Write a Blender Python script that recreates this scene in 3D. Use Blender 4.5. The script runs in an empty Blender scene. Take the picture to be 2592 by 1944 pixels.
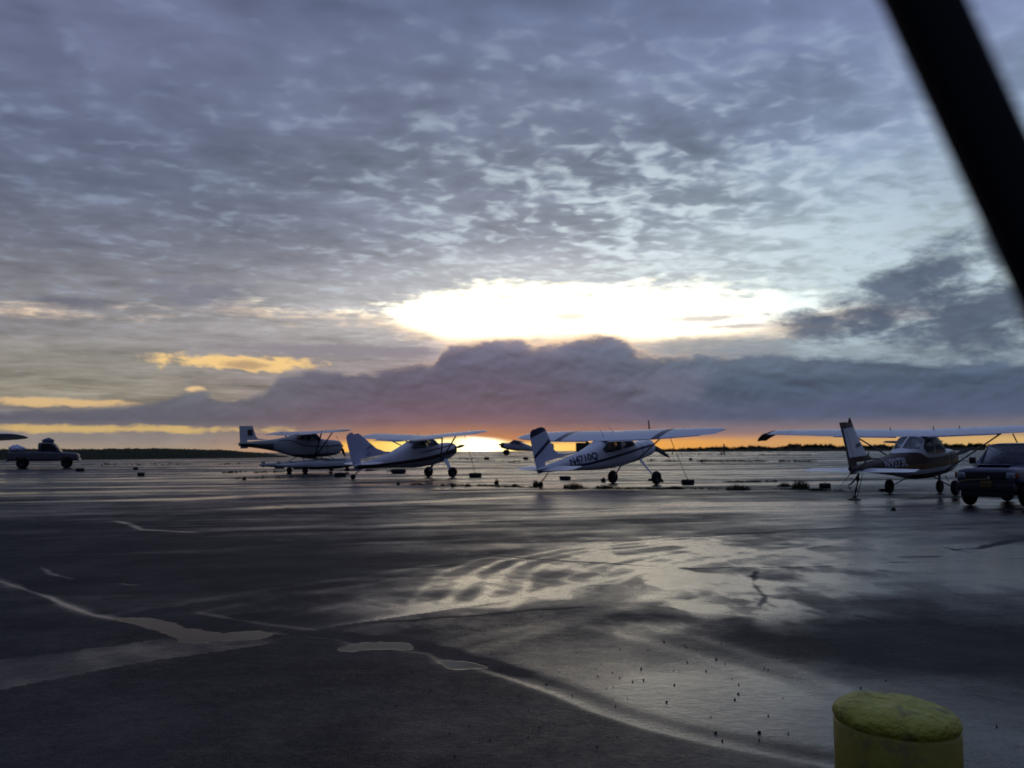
import bpy, bmesh, math, random
import numpy as np
from mathutils import Vector, Matrix
random.seed(7); RNG = np.random.RandomState(11)
sc = bpy.context.scene
COL = sc.collection
D2R = math.radians
# ------------------------------------------------------------ camera
F_PX, CX, CY, HC = 2250.0, 1296.0, 972.0, 1.55          # measured on the 2592 px wide photograph
PITCH = math.atan((1142 - 972) / F_PX); ROLL = D2R(0.3)
cam_d = bpy.data.cameras.new("camera"); cam = bpy.data.objects.new("camera", cam_d); COL.objects.link(cam)
sc.camera = cam
fw = Vector((0, math.cos(PITCH), math.sin(PITCH)))
u0 = Vector((0, -math.sin(PITCH), math.cos(PITCH))); r0 = Vector((1, 0, 0))
R_ = math.cos(ROLL) * r0 - math.sin(ROLL) * u0; U_ = math.sin(ROLL) * r0 + math.cos(ROLL) * u0
cam.matrix_world = Matrix(((R_.x, U_.x, -fw.x, 0), (R_.y, U_.y, -fw.y, 0), (R_.z, U_.z, -fw.z, HC), (0, 0, 0, 1)))
cam_d.sensor_width = 36; cam_d.lens = F_PX / 2592 * 36
cam_d.clip_start = 0.05; cam_d.clip_end = 20000
cam_d.dof.use_dof = True; cam_d.dof.focus_distance = 3.6; cam_d.dof.aperture_fstop = 6.4
# ------------------------------------------------------------ colour management
sc.view_settings.view_transform = 'Standard'; sc.view_settings.look = 'None'
sc.view_settings.exposure = 0.0; sc.view_settings.gamma = 1.0
sc.cycles.max_bounces = 8

def ray(px, py):
    return R_ * ((px - CX) / F_PX) - U_ * ((py - CY) / F_PX) + fw
def azel(px, py):
    d = ray(px, py); return math.degrees(math.atan2(d.x, d.y)), math.degrees(math.atan2(d.z, math.hypot(d.x, d.y)))
def azel_s(x, y): return azel(x * 1.1718, y * 1.1718)
def zg(x, y):
    d = np.hypot(x, y); t = np.clip((d - 45) / 95.0, 0, 1); return 0.85 * t * t * (3 - 2 * t)
_T = np.geomspace(0.5, 4000, 12000)
def G(px, py):
    d = ray(px, py); z = HC + d.z * _T
    i = int(np.argmax(z < zg(d.x * _T, d.y * _T)))
    if i == 0: i = len(_T) - 1
    t = _T[i]; x, y = d.x * t, d.y * t
    return Vector((x, y, float(zg(x, y))))
def Gs(x, y): return G(x * 1.1718, y * 1.1718)
def lin(h):
    h = h.lstrip('#'); o = []
    for i in (0, 2, 4):
        c = int(h[i:i + 2], 16) / 255; o.append(c / 12.92 if c <= 0.04045 else ((c + 0.055) / 1.055) ** 2.4)
    return tuple(o)
# ------------------------------------------------------------ small node language
class X:
    __slots__ = ('s', 't')
    def __init__(s, t, sock): s.t = t; s.s = sock
    def _m(a, op, b=None, c=None):
        n = a.t.nodes.new('ShaderNodeMath'); n.operation = op
        for i, v in enumerate((a, b, c)):
            if v is None: continue
            if isinstance(v, X): a.t.links.new(v.s, n.inputs[i])
            else: n.inputs[i].default_value = v
        return X(a.t, n.outputs[0])
    def __add__(a, b): return a._m('ADD', b)
    __radd__ = __add__
    def __mul__(a, b): return a._m('MULTIPLY', b)
    __rmul__ = __mul__
    def __sub__(a, b): return a._m('SUBTRACT', b)
    def __rsub__(a, b): return (a * -1.0) + b
    def __truediv__(a, b): return a._m('DIVIDE', b)
    def mx(a, b): return a._m('MAXIMUM', b)
    def mn(a, b): return a._m('MINIMUM', b)
    def ab(a): return a._m('ABSOLUTE')
    def pw(a, b): return a._m('POWER', b)
    def ss(a, lo, hi, o0=0.0, o1=1.0, kind='SMOOTHSTEP'):
        n = a.t.nodes.new('ShaderNodeMapRange'); n.interpolation_type = kind; n.clamp = True
        a.t.links.new(a.s, n.inputs['Value'])
        for k, v in (('From Min', lo), ('From Max', hi), ('To Min', o0), ('To Max', o1)):
            n.inputs[k].default_value = v
        return X(a.t, n.outputs[0])
def xyz(t, x, y, z):
    n = t.nodes.new('ShaderNodeCombineXYZ')
    for i, v in enumerate((x, y, z)):
        if isinstance(v, X): t.links.new(v.s, n.inputs[i])
        else: n.inputs[i].default_value = v
    return X(t, n.outputs[0])
def sep(t, v):
    n = t.nodes.new('ShaderNodeSeparateXYZ'); t.links.new(v.s, n.inputs[0]); return [X(t, o) for o in n.outputs]
def noise(t, v, scale, detail=4, rough=0.5, dist=0.0):
    n = t.nodes.new('ShaderNodeTexNoise'); n.inputs['Scale'].default_value = scale
    n.inputs['Detail'].default_value = detail; n.inputs['Roughness'].default_value = rough; n.inputs['Distortion'].default_value = dist
    if v is not None: t.links.new(v.s, n.inputs['Vector'])
    return X(t, n.outputs[0])
def ramp(t, f, stops):
    n = t.nodes.new('ShaderNodeValToRGB'); cr = n.color_ramp; cr.interpolation = 'EASE'
    while len(cr.elements) < len(stops): cr.elements.new(0.5)
    for e, (p, c) in zip(cr.elements, stops): e.position = p
    for e, (p, c) in zip(cr.elements, stops): e.position = p; e.color = (*c, 1)
    t.links.new(f.s, n.inputs[0]); return X(t, n.outputs[0])
def curve(t, f, pts, xr, yr):
    n = t.nodes.new('ShaderNodeFloatCurve'); c = n.mapping.curves[0]
    P = [((x - xr[0]) / (xr[1] - xr[0]), (y - yr[0]) / (yr[1] - yr[0])) for x, y in pts]
    c.points[0].location = P[0]; c.points[1].location = P[-1]
    for p in P[1:-1]: c.points.new(*p)
    for p in c.points: p.handle_type = 'AUTO_CLAMPED'
    n.mapping.update()
    t.links.new(((f - xr[0]) * (1 / (xr[1] - xr[0]))).s, n.inputs['Value'])
    return X(t, n.outputs[0]) * (yr[1] - yr[0]) + yr[0]
def mix(t, f, a, b, mode='MIX'):
    n = t.nodes.new('ShaderNodeMix'); n.data_type = 'RGBA'; n.blend_type = mode; n.clamp_factor = True
    for s, v in ((n.inputs[0], f), (n.inputs[6], a), (n.inputs[7], b)):
        if isinstance(v, X): t.links.new(v.s, s)
        elif isinstance(v, (int, float)): s.default_value = v
        else: s.default_value = (*v, 1)
    return X(t, n.outputs[2])
def vscale(t, a, f):
    n = t.nodes.new('ShaderNodeVectorMath'); n.operation = 'SCALE'; t.links.new(a.s, n.inputs[0])
    if isinstance(f, X): t.links.new(f.s, n.inputs['Scale'])
    else: n.inputs['Scale'].default_value = f
    return X(t, n.outputs[0])
# ------------------------------------------------------------ sky
def build_world():
    w = bpy.data.worlds.new("World"); sc.world = w; w.use_nodes = True
    t = w.node_tree; t.nodes.clear()
    tc = t.nodes.new('ShaderNodeTexCoord'); V = X(t, tc.outputs['Generated'])
    dx, dy, dz = sep(t, V)
    az = dx._m('ARCTAN2', dy) * 57.2958
    el = dz.mx(-1.0).mn(1.0)._m('ARCSINE') * 57.2958
    dzc = dz.mx(0.0)
    p = xyz(t, dx / (dzc + 0.10), dy / (dzc + 0.10), 0.0)
    # wave-like rows of cloud run from lower left to upper right
    a = D2R(-24); px_ = (dx * math.cos(a) - dy * math.sin(a)) / (dzc + 0.10); py_ = (dx * math.sin(a) + dy * math.cos(a)) / (dzc + 0.10)
    pr = xyz(t, px_ * 0.6, py_ * 1.25, 0.0)
    ae = xyz(t, az * 0.1, el * 0.22, 0.0)
    nbig = noise(t, p, 1.5, 4, 0.5, 0.3)
    ncell = noise(t, p, 6.5, 2.6, 0.5, 0.35)
    nrow = noise(t, pr, 4.5, 2.2, 0.45, 0.8)
    nae = noise(t, ae, 3.0, 5, 0.55, 0.3)
    nae_up = noise(t, xyz(t, az * 0.1 + 0.012, (el - 0.30) * 0.22, 0.0), 3.0, 5, 0.55, 0.3); relief = nae - nae_up
    nst = noise(t, xyz(t, az * 0.035, el * 0.42, 3.0), 3.0, 5, 0.55, 0.5); nfin = noise(t, p, 12.0, 2.2, 0.5, 0.4); pix = noise(t, p, 24.0, 2.0, 0.5, 0.3)
    naf = noise(t, ae, 9.0, 4, 0.55, 0.3)
    e01 = (el / 36.0).mx(0.0).mn(1.0)
    def st(col, lst):  # stops given as (photo y on the 1659 px scale, colour) along column x
        out = []
        for y, c in lst: out.append((max(0.0, min(1.0, azel_s(col, y)[1] / 36.0)), lin(c)))
        out.sort(key=lambda q: q[0]); return out
    top = '59668c'
    L = ramp(t, e01, st(150, [(975, 'a8927a'), (945, '8b8582'), (905, '72707a'), (850, '958f82'), (780, '949089'), (700, '908d90'), (600, '85868f'), (500, '74798a'), (380, '646c82'), (250, '68708a'), (0, '6a718f'), (-500, top)]))
    Cc = ramp(t, e01, st(1100, [(975, 'c08060'), (900, '8a7280'), (780, '9c8f98'), (700, 'bdb4b2'), (600, 'acacb6'), (500, '8c93a6'), (380, '7c8599'), (250, '78829b'), (0, '6e7a9a'), (-500, top)]))
    Rr = ramp(t, e01, st(1900, [(975, 'b09a7c'), (900, '7c7a8c'), (780, '8898a4'), (700, 'b0c2cb'), (600, 'c2d6dc'), (500, 'bccfd9'), (400, 'a3b6c8'), (250, '8696b2'), (0, '808db2'), (-500, top)]))
    aL, aC, aR = azel_s(150, 900)[0], azel_s(1100, 900)[0], azel_s(1900, 900)[0]
    deck = mix(t, az.ss(aL, aC), L, Cc); deck = mix(t, az.ss(aC, aR), deck, Rr)
    # behind the photographer: plain blue-grey overcast
    back = mix(t, el.ss(10, 60), lin('2a3350'), (0.19, 0.24, 0.42))
    deck = mix(t, az.ab().ss(38, 80), deck, back); deck = mix(t, el.ss(34, 60), deck, (0.20, 0.25, 0.43))
    # light and dark of the deck
    win = ((((el - 13.0) * 0.10).pw(2.0) * -1.0)._m('EXPONENT')) * (az.ss(-24.0, 8.0) * 0.65 + 0.35)
    shade = (nbig - 0.5) * 1.15 + (ncell - 0.5) * 0.5 + (nrow - 0.5) * 0.6 + ((nfin - 0.5) * 0.55 + (pix - 0.5) * 0.2) * (win * 0.8 + 0.12)
    deck = vscale(t, deck, (shade * 1.0 + 0.93).mx(0.45))
    glow_d = (((az - azel_s(1250, 640)[0]) * 0.062).pw(2.0) + ((el - azel_s(1250, 640)[1]) * 0.085).pw(2.0))
    glow = (glow_d * -1.0)._m('EXPONENT')
    win = ((((el - 13.5) * 0.11).pw(2.0) * -1.0)._m('EXPONENT')) * (az.ss(-20.0, 12.0) * 0.75 + 0.25)
    gv = nfin * 0.42 + ncell * 0.20 + nrow * 0.28 + pix * 0.10
    gap = (gv + win * 0.075).ss(0.52, 0.68)
    gapc = mix(t, glow.pw(0.7), lin('96a8c2'), lin('e6f4f8'))
    deck = mix(t, gap * (win * 0.62 + 0.16) * el.ss(5.0, 9.0), deck, gapc)
    # the bright opening
    xs = (-36.0, 36.0)
    def prof(lst, yr=(-2.0, 20.0)):
        P = [(azel_s(x, y)[0], azel_s(x, y)[1]) for x, y in lst]
        P = [(xs[0], P[0][1])] + P + [(xs[1], P[-1][1])]
        return curve(t, az.mx(-36).mn(36), P, xs, yr)
    otop = prof([(250, 672), (420, 662), (520, 655), (640, 672), (790, 676), (880, 652), (970, 622), (1150, 614), (1350, 616), (1600, 610), (1740, 620), (1880, 648), (2100, 660)])
    obot = prof([(250, 676), (420, 672), (520, 670), (640, 686), (790, 694), (890, 722), (1000, 745), (1200, 740), (1450, 745), (1600, 736), (1720, 718), (1830, 696), (1960, 676), (2100, 666)])
    jit = (nae - 0.5) * 1.6 + (naf - 0.5) * 1.3 + (nst - 0.5) * 2.6 + (nfin - 0.5) * 1.0
    om = ((otop - el) + jit).ss(-0.45, 1.15) * ((el - obot) + jit * 0.55).ss(-0.6, 0.8) * (1.0 - (nst * 0.6 + naf * 0.4).ss(0.55, 0.68) * 0.30 * (1.0 - ((az - azel_s(1060, 0)[0]) * 0.12).pw(2.0).mn(1.0) * -0.0) * az.ss(-4.0, 6.0))
    open_c = mix(t, ((az - azel_s(1090, 0)[0]) * 0.055).pw(2.0).mn(1.0), (3.3, 2.95, 2.1), (1.02, 1.12, 1.08))
    open_c = mix(t, (obot - el + 1.6).ss(0.2, 1.7), open_c, (1.25, 0.93, 0.62))
    sky = mix(t, om, deck, open_c)
    # thin halo above the opening
    halo = ((el - otop).ab() * -0.38)._m('EXPONENT') * glow
    sky = mix(t, halo * 0.44 * (1.0 - om), sky, lin('eef6f6'))
    def blob(sky, x0, y0, x1, y1, colr, amt=1.0, soft=(1.0, 0.55), jx=0.9, fine=0.5):
        a0, e0 = azel_s(x0, y0); a1, e1 = azel_s(x1, y1)
        q = (((az - (a0 + a1) / 2) * (2 / (a1 - a0))).pw(2.0) + ((el - (e0 + e1) / 2) * (2 / abs(e1 - e0))).pw(2.0))._m('SQRT')
        m = (q + (nae - 0.5) * -2.2 * jx + (naf - 0.5) * -2.2 * fine).ss(soft[0], soft[1]) * amt
        return mix(t, m, sky, colr), m
    # lenticular slips in the opening
    for b in ((1165, 672, 1315, 694), (1370, 683, 1640, 694), (1180, 655, 1250, 662), (1500, 700, 1700, 708)):
        sky, _ = blob(sky, *b, lin('a79ea6'), 0.75, (1.25, 0.2), 0.45, 0.45)
    # grey stratus under the opening, to either side
    sky, _ = blob(sky, 450, 735, 1010, 775, lin('8d8791'), 0.8, (1.2, 0.5), 0.6, 0.4)
    sky, _ = blob(sky, 1380, 728, 1760, 775, lin('8c939c'), 0.75, (1.2, 0.5), 0.6, 0.4)
    sky, _ = blob(sky, 50, 630, 260, 675, lin('666877'), 0.75, (1.3, 0.3), 0.5, 0.4)
    sky, _ = blob(sky, 300, 590, 560, 690, lin('77798a'), 0.6, (1.3, 0.2), 0.9, 0.9)
    # dark ragged cumulus on the right
    for b in ((1650, 672, 1880, 742), (1750, 625, 1960, 730), (1800, 565, 2080, 725), (1950, 590, 2350, 745), (2060, 470, 2360, 610), (1940, 520, 2160, 640), (1850, 650, 2320, 765)):
        sky, _ = blob(sky, *b, vscale(t, mix(t, 1.0, lin('536074'), lin('566276')), relief * 1.2 + 1.0), 0.92, (1.2, 0.2), 0.85, 0.40)
    # sunlit yellow cumulus on the left
    sky, _ = blob(sky, 300, 758, 700, 806, (0.93, 0.62, 0.26), 0.95, (1.05, 0.45), 0.8, 0.7)
    sky, _ = blob(sky, 470, 775, 580, 800, lin('9a8170'), 0.7, (1.2, 0.3), 0.5, 0.5)
    sky, _ = blob(sky, -120, 852, 330, 884, (0.75, 0.5, 0.24), 0.85, (1.1, 0.4), 0.7, 0.6)
    sky, _ = blob(sky, 395, 832, 448, 850, (0.85, 0.58, 0.3), 0.9, (1.1, 0.4), 0.4, 0.3)
    # the long bank
    ztop = prof([(0, 888), (200, 884), (330, 868), (400, 846), (440, 846), (480, 864), (560, 850), (620, 812), (700, 800), (780, 806), (860, 792), (930, 790), (960, 752), (1020, 736), (1100, 732), (1160, 742), (1200, 740), (1240, 728), (1290, 722), (1340, 732), (1390, 760), (1460, 768), (1700, 766), (1900, 772), (2212, 786)])
    d_top = (ztop - el) + (nae - 0.5) * 1.2 + (naf - 0.5) * 0.8
    bm = d_top.ss(-0.20, 0.32)
    zbot = prof([(0, 912), (300, 912), (500, 915), (700, 925), (850, 926), (1000, 925), (1150, 926), (1400, 930), (1700, 935), (2212, 940)])
    be = (el / 10.0).mx(0.0).mn(1.0)
    def sb(col, lst):
        out = [(max(0.0, min(1.0, azel_s(col, y)[1] / 10.0)), lin(c)) for y, c in lst]; out.sort(key=lambda q: q[0]); return out
    BL = ramp(t, be, sb(150, [(975, 'a08f7e'), (945, '8b8380'), (900, '5f5f6c'), (850, '6a6d78'), (780, '74767f')]))
    BC = ramp(t, be, sb(1100, [(975, 'd89452'), (950, 'b47a5e'), (930, '926c66'), (908, '775f6c'), (885, '68586c'), (850, '5e566a'), (800, '5b5a70'), (740, '6e6f88')]))
    BR = ramp(t, be, sb(1800, [(975, 'd6a36c'), (950, 'a98a76'), (928, '6e6c7a'), (890, '525c76'), (830, '4c5a70'), (780, '5e6c80')]))
    bank = mix(t, az.ss(azel_s(350, 0)[0], azel_s(950, 0)[0]), BL, BC)
    bank = mix(t, az.ss(azel_s(1080, 0)[0], azel_s(1560, 0)[0]), bank, BR)
    bank = mix(t, az.ab().ss(38, 80), bank, lin('242c46'))
    bank = vscale(t, bank, ((nae - 0.5) * 0.35 + (naf - 0.5) * 0.25 + relief * 1.1 * el.ss(1.5, 4.0) + 1.0).mx(0.6))
    sky = mix(t, bm, sky, bank)
    # rim of light on the crest in front of the opening
    rim = (d_top.ab() * -5.0)._m('EXPONENT') * (((az - azel_s(1190, 0)[0]) * 0.14).pw(2.0) * -1.0)._m('EXPONENT')
    sky = mix(t, rim * 0.55, sky, (1.3, 0.86, 0.5))
    # paler roll inside the bank
    sky, _ = blob(sky, 1330, 790, 1560, 870, lin('7a7a8e'), 0.4, (1.2, 0.3), 0.8, 0.3)
    # yellow slot low on the left and glow along the horizon
    sky, _ = blob(sky, -200, 913, 620, 937, (0.66, 0.45, 0.17), 0.88, (1.2, 0.35), 0.95, 0.7)
    # clear slot along the horizon with the sun just behind it
    slot = prof([(0, 1010), (560, 990), (640, 962), (720, 955), (800, 952), (950, 948), (1000, 946), (1080, 950), (1130, 956), (1250, 952), (1400, 948), (1600, 945), (1900, 941), (2212, 938)], (-3.0, 20.0))
    a01 = ((az + 36.0) * (1 / 72.0)).mx(0.0).mn(1.0)
    def sa(lst): return [((azel_s(x, 960)[0] + 36) / 72, c) for x, c in lst]
    sc_ = ramp(t, a01, sa([(0, lin('a08f7e')), (600, lin('d89858')), (700, lin('f0a850')), (800, (1.0, .62, .14)), (900, (1.1, .95, .28)), (975, (1.5, 1.3, .6)), (1040, (3.0, 2.7, 2.0)), (1110, (1.3, .95, .3)), (1200, (1.05, .66, .18)), (1350, lin('f2aa50')), (1500, lin('e2a055')), (1650, lin('cf9a64')), (1900, lin('cda36b')), (2212, lin('d2ac72'))]))
    wide = ((slot - el) * -1.0).ss(-0.3, 1.25, 1.0, 0.0)
    warm = ramp(t, a01, sa([(0, lin('8c8280')), (600, lin('a08078')), (900, lin('b07c5c')), (1040, lin('c88450')), (1200, lin('b87a58')), (1500, lin('b08070')), (2212, lin('8f8078'))]))
    sky = mix(t, wide * az.ss(-22.0, -10.0) * 0.60, sky, warm)
    sky = mix(t, ((slot - el) + (nae - 0.5) * 0.25).ss(-0.22, 0.28) * az.ab().ss(60, 36), sky, sc_)
    # sky above the clouds, seen thinly through them
    ns = t.nodes.new('ShaderNodeTexSky'); ns.sky_type = 'NISHITA'; ns.sun_disc = False
    ns.sun_elevation = D2R(3.5); ns.sun_rotation = D2R(-2)
    out = t.nodes.new('ShaderNodeOutputWorld')
    b1 = t.nodes.new('ShaderNodeBackground'); b1.inputs[1].default_value = 0.05; t.links.new(ns.outputs[0], b1.inputs[0])
    b2 = t.nodes.new('ShaderNodeBackground'); b2.inputs[1].default_value = 1.0; t.links.new(sky.s, b2.inputs[0])
    ms = t.nodes.new('ShaderNodeMixShader'); ms.inputs[0].default_value = 0.985
    t.links.new(b1.outputs[0], ms.inputs[1]); t.links.new(b2.outputs[0], ms.inputs[2]); t.links.new(ms.outputs[0], out.inputs[0])
    w.cycles.sampling_method = 'MANUAL'; w.cycles.sample_map_resolution = 1024
build_world()
sun_d = bpy.data.lights.new("sun", 'SUN'); sun_d.energy = 0.05; sun_d.angle = D2R(45); sun_d.color = (1, 0.72, 0.45)
sun = bpy.data.objects.new("sun", sun_d); COL.objects.link(sun)
sun.rotation_euler = (D2R(90 - 3.5), 0, D2R(180 + 2))
# ------------------------------------------------------------ helpers for objects
def mesh_np(name, verts, faces, mats=(), parent=None, smooth=False):
    me = bpy.data.meshes.new(name); me.from_pydata([tuple(v) for v in verts], [], [tuple(f) for f in faces]); me.update()
    o = bpy.data.objects.new(name, me); COL.objects.link(o)
    for m in mats: me.materials.append(m)
    if parent: o.parent = parent
    if smooth: me.polygons.foreach_set('use_smooth', [True] * len(me.polygons))
    return o
def tag(o, label=None, cat=None, group=None, kind=None):
    if label: o['label'] = label
    if cat: o['category'] = cat
    if group: o['group'] = group
    if kind: o['kind'] = kind
    return o
_M = {}
def mat(name, col, rough=0.5, metal=0.0, spec=0.5, var=0.15, vscale_=6.0, coat=0.0, bump=0.0, bscale=60.0):
    """Principled paint or rubber with a little procedural unevenness of its own."""
    if name in _M: return _M[name]
    m = bpy.data.materials.new(name); m.use_nodes = True; t = m.node_tree; b = t.nodes['Principled BSDF']
    tc = t.nodes.new('ShaderNodeTexCoord'); v = X(t, tc.outputs['Object'])
    n = noise(t, v, vscale_, 4, 0.55)
    c = mix(t, n.ss(0.3, 0.7), tuple(x * (1 - var) for x in col), tuple(min(1, x * (1 + var * 0.6)) for x in col))
    t.links.new(c.s, b.inputs['Base Color'])
    t.links.new(n.ss(0.25, 0.75, max(0.02, rough - 0.08), min(1, rough + 0.1)).s, b.inputs['Roughness'])
    b.inputs['Metallic'].default_value = metal; b.inputs['Specular IOR Level'].default_value = spec
    b.inputs['Coat Weight'].default_value = coat; b.inputs['Coat Roughness'].default_value = 0.08
    if bump:
        bn = t.nodes.new('ShaderNodeBump'); bn.inputs['Strength'].default_value = bump; bn.inputs['Distance'].default_value = 0.01
        t.links.new(noise(t, v, bscale, 5, 0.6).s, bn.inputs['Height']); t.links.new(bn.outputs[0], b.inputs['Normal'])
    _M[name] = m; return m
# ------------------------------------------------------------ ground
def seg_dist(x, y, pts, closed=False):
    """distance from grid points to a polyline, and its parameter"""
    d = np.full(x.shape, 1e9)
    n = len(pts)
    for i in range(n if closed else n - 1):
        ax, ay = pts[i][:2]; bx, by = pts[(i + 1) % n][:2]
        ux, uy = bx - ax, by - ay; L = ux * ux + uy * uy + 1e-12
        tt = np.clip(((x - ax) * ux + (y - ay) * uy) / L, 0, 1)
        d = np.minimum(d, np.hypot(x - ax - tt * ux, y - ay - tt * uy))
    return d
def inside(x, y, pts):
    r = np.zeros(x.shape, bool); n = len(pts); j = n - 1
    for i in range(n):
        xi, yi = pts[i][:2]; xj, yj = pts[j][:2]
        c = ((yi > y) != (yj > y)) & (x < (xj - xi) * (y - yi) / (yj - yi + 1e-12) + xi); r ^= c; j = i
    return r
def vnoise(x, y, seed=0):
    xi = np.floor(x).astype(np.int64); yi = np.floor(y).astype(np.int64); fx = x - xi; fy = y - yi
    fx = fx * fx * (3 - 2 * fx); fy = fy * fy * (3 - 2 * fy)
    def h(a, b):
        k = (a * 374761393 + b * 668265263 + seed * 144665) & 0x7fffffff
        k = (k ^ (k >> 13)) * 1274126177 & 0x7fffffff
        return ((k ^ (k >> 16)) & 0xffff) / 65535.0
    return (h(xi, yi) * (1 - fx) + h(xi + 1, yi) * fx) * (1 - fy) + (h(xi, yi + 1) * (1 - fx) + h(xi + 1, yi + 1) * fx) * fy
def fbm(x, y, o=4, seed=0):
    s = 0; a = 1; tot = 0
    for i in range(o): s = s + a * vnoise(x * 2 ** i + 17.3 * i, y * 2 ** i - 9.1 * i, seed + i); tot += a; a *= 0.5
    return s / tot
def sst(a, b, v):
    t = np.clip((v - a) / (b - a), 0, 1); return t * t * (3 - 2 * t)
P2 = lambda lst: [tuple(Gs(a, b))[:2] for a, b in lst]
EDGE = P2([(-700, 1120), (-300, 1190), (0, 1256), (80, 1282), (150, 1310), (205, 1330), (270, 1343), (330, 1362), (400, 1380), (470, 1392), (560, 1386), (640, 1374), (720, 1380), (790, 1400), (850, 1403), (925, 1413), (950, 1432), (1020, 1442), (1100, 1466), (1200, 1500), (1290, 1538), (1400, 1572), (1500, 1597), (1650, 1628), (1800, 1657), (2100, 1720), (2500, 1800)])
NEAR = EDGE + [tuple(v) for v in ((6, -3), (-9, -3), (-9, 1))]
JOINT = P2([(-300, 1475), (0, 1448), (300, 1404), (470, 1392), (640, 1366), (860, 1333), (1150, 1290), (1400, 1237), (1700, 1190), (1950, 1153), (2212, 1120), (2500, 1085)])
PUD = [
    [(254, 1336), (300, 1334), (355, 1338), (406, 1356), (477, 1365), (540, 1366), (589, 1370), (560, 1378), (487, 1384), (421, 1392), (385, 1374), (345, 1362), (305, 1351)],
    [(751, 1397), (770, 1390), (800, 1387), (863, 1388), (880, 1396), (893, 1404), (870, 1408), (830, 1406), (782, 1406), (762, 1402)],
    [(947, 1425), (995, 1427), (1020, 1435), (1046, 1445), (1010, 1447), (964, 1442), (952, 1434)]]
CHAN = P2([(-200, 1200), (0, 1254), (71, 1279), (110, 1290), (137, 1306), (193, 1327), (254, 1337)])
def smooth_loop(P, n=6):
    out = []; L = len(P)
    for i in range(L):
        p0, p1, p2, p3 = (np.array(P[(i + k - 1) % L]) for k in range(4))
        for k in range(n):
            t_ = k / n; out.append(0.5 * ((2 * p1) + (-p0 + p2) * t_ + (2 * p0 - 5 * p1 + 4 * p2 - p3) * t_ ** 2 + (-p0 + 3 * p1 - 3 * p2 + p3) * t_ ** 3))
    return out
def build_ground():
    az = np.concatenate([np.linspace(-180, -36, 60, endpoint=False), np.linspace(-36, 36, 760, endpoint=False), np.linspace(36, 180, 60, endpoint=False)])
    r = np.concatenate([[0.0], np.geomspace(0.6, 2.2, 20, endpoint=False), np.geomspace(2.2, 14, 330, endpoint=False), np.geomspace(14, 150, 330, endpoint=False), np.geomspace(150, 6000, 40)])
    A, Rr = np.meshgrid(np.radians(az), r, indexing='ij')
    x = Rr * np.sin(A); y = Rr * np.cos(A); z = zg(x, y)
    na, nr = x.shape
    # how wet the surface lies: 0 dry asphalt, 1 standing water
    rot = D2R(9); xs = x * math.cos(rot) + y * math.sin(rot); ys = -x * math.sin(rot) + y * math.cos(rot)
    lanes = fbm(xs * 0.035, ys * 0.42, 4, 3)
    patch = fbm(x * 0.16, y * 0.22, 4, 8)
    fine = fbm(x * 1.3, y * 1.0, 3, 21)
    lanes2 = fbm(xs * 0.12, ys * 1.1, 3, 31)
    d = Rr
    wet = 0.30 + 0.55 * sst(0.50, 0.64, lanes) + 0.22 * sst(0.50, 0.66, lanes2) * sst(10, 16, d) + 0.35 * (patch - 0.5)
    wet += 0.16 * sst(30, 50, d)
    # broad sheen running from the centre to the right
    def ell(cx, cy, rx, ry, ang=0.0):
        c, s = math.cos(ang), math.sin(ang); u = (x - cx) * c + (y - cy) * s; v = -(x - cx) * s + (y - cy) * c
        return np.exp(-((u / rx) ** 2 + (v / ry) ** 2))
    def pe(x0, y0, x1, y1, ang=0.0):
        c = Gs((x0 + x1) / 2, (y0 + y1) / 2); l = Gs(x0, (y0 + y1) / 2); rr = Gs(x1, (y0 + y1) / 2); t_ = Gs((x0 + x1) / 2, y0); b_ = Gs((x0 + x1) / 2, y1)
        return ell(c.x, c.y, (rr.x - l.x) / 2, max(abs(t_.y - b_.y) / 2, .05), ang)
    sheen = 0.62 * pe(1100, 1150, 2100, 1260) + 0.75 * pe(1250, 1225, 1750, 1345) + 0.45 * pe(750, 1240, 1250, 1340) + 0.35 * pe(1850, 1180, 2212, 1260)
    sheen *= (0.40 + 0.85 * sst(.38, .60, fbm(x * 1.5 + 0.4 * patch, y * 1.0, 4, 61))) * (0.8 + 0.4 * sst(.4, .6, fbm(x * 4, y * 2.6, 3, 66)))
    sheen += 0.46 * pe(950, 1350, 1800, 1640) + 0.30 * pe(1300, 1440, 1700, 1560)
    wet = np.maximum(wet * 0.75, 0.1) * (1 - 0.35 * sst(16, 9, d)) + sheen
    for li, (L_, wd, g_) in enumerate(((((-300, 1074), (0, 1066), (500, 1055), (1000, 1040), (1300, 1030)), 1.0, .85), (((-300, 1096), (0, 1088), (400, 1078), (900, 1058), (1250, 1048)), .9, .9), (((-300, 1121), (0, 1113), (300, 1108), (700, 1092), (1150, 1073)), .55, .8),
            (((-100, 1168), (250, 1156), (600, 1140), (1000, 1118), (1400, 1098)), .30, .32), (((850, 1134), (1300, 1112), (1650, 1096), (2100, 1078)), .5, .6), (((700, 1182), (1100, 1160), (1500, 1130), (1900, 1108)), .28, .34), (((500, 1040), (1000, 1022), (1500, 1018), (2100, 1012)), 1.3, .6),
            (((1200, 1032), (1600, 1028), (2212, 1022)), 1.2, .6), (((0, 1040), (400, 1030), (800, 1022)), 1.4, .6), (((240, 1123), (280, 1132), (305, 1144), (420, 1150)), .10, .5), (((600, 1166), (700, 1173), (860, 1167)), .10, .35), (((0, 1205), (400, 1190), (900, 1168)), .3, .22))):
        dl = seg_dist(x, y, P2(L_)); md = np.clip(2.6 * (fbm(xs * 0.22 + li * 7, ys * 0.9, 3, 70 + li) - 0.28), 0.05, 1.15)
        wet += g_ * md * np.exp(-(dl / (wd * (0.5 + fbm(xs * .4, ys * .4, 2, 90 + li)))) ** 2)
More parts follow.
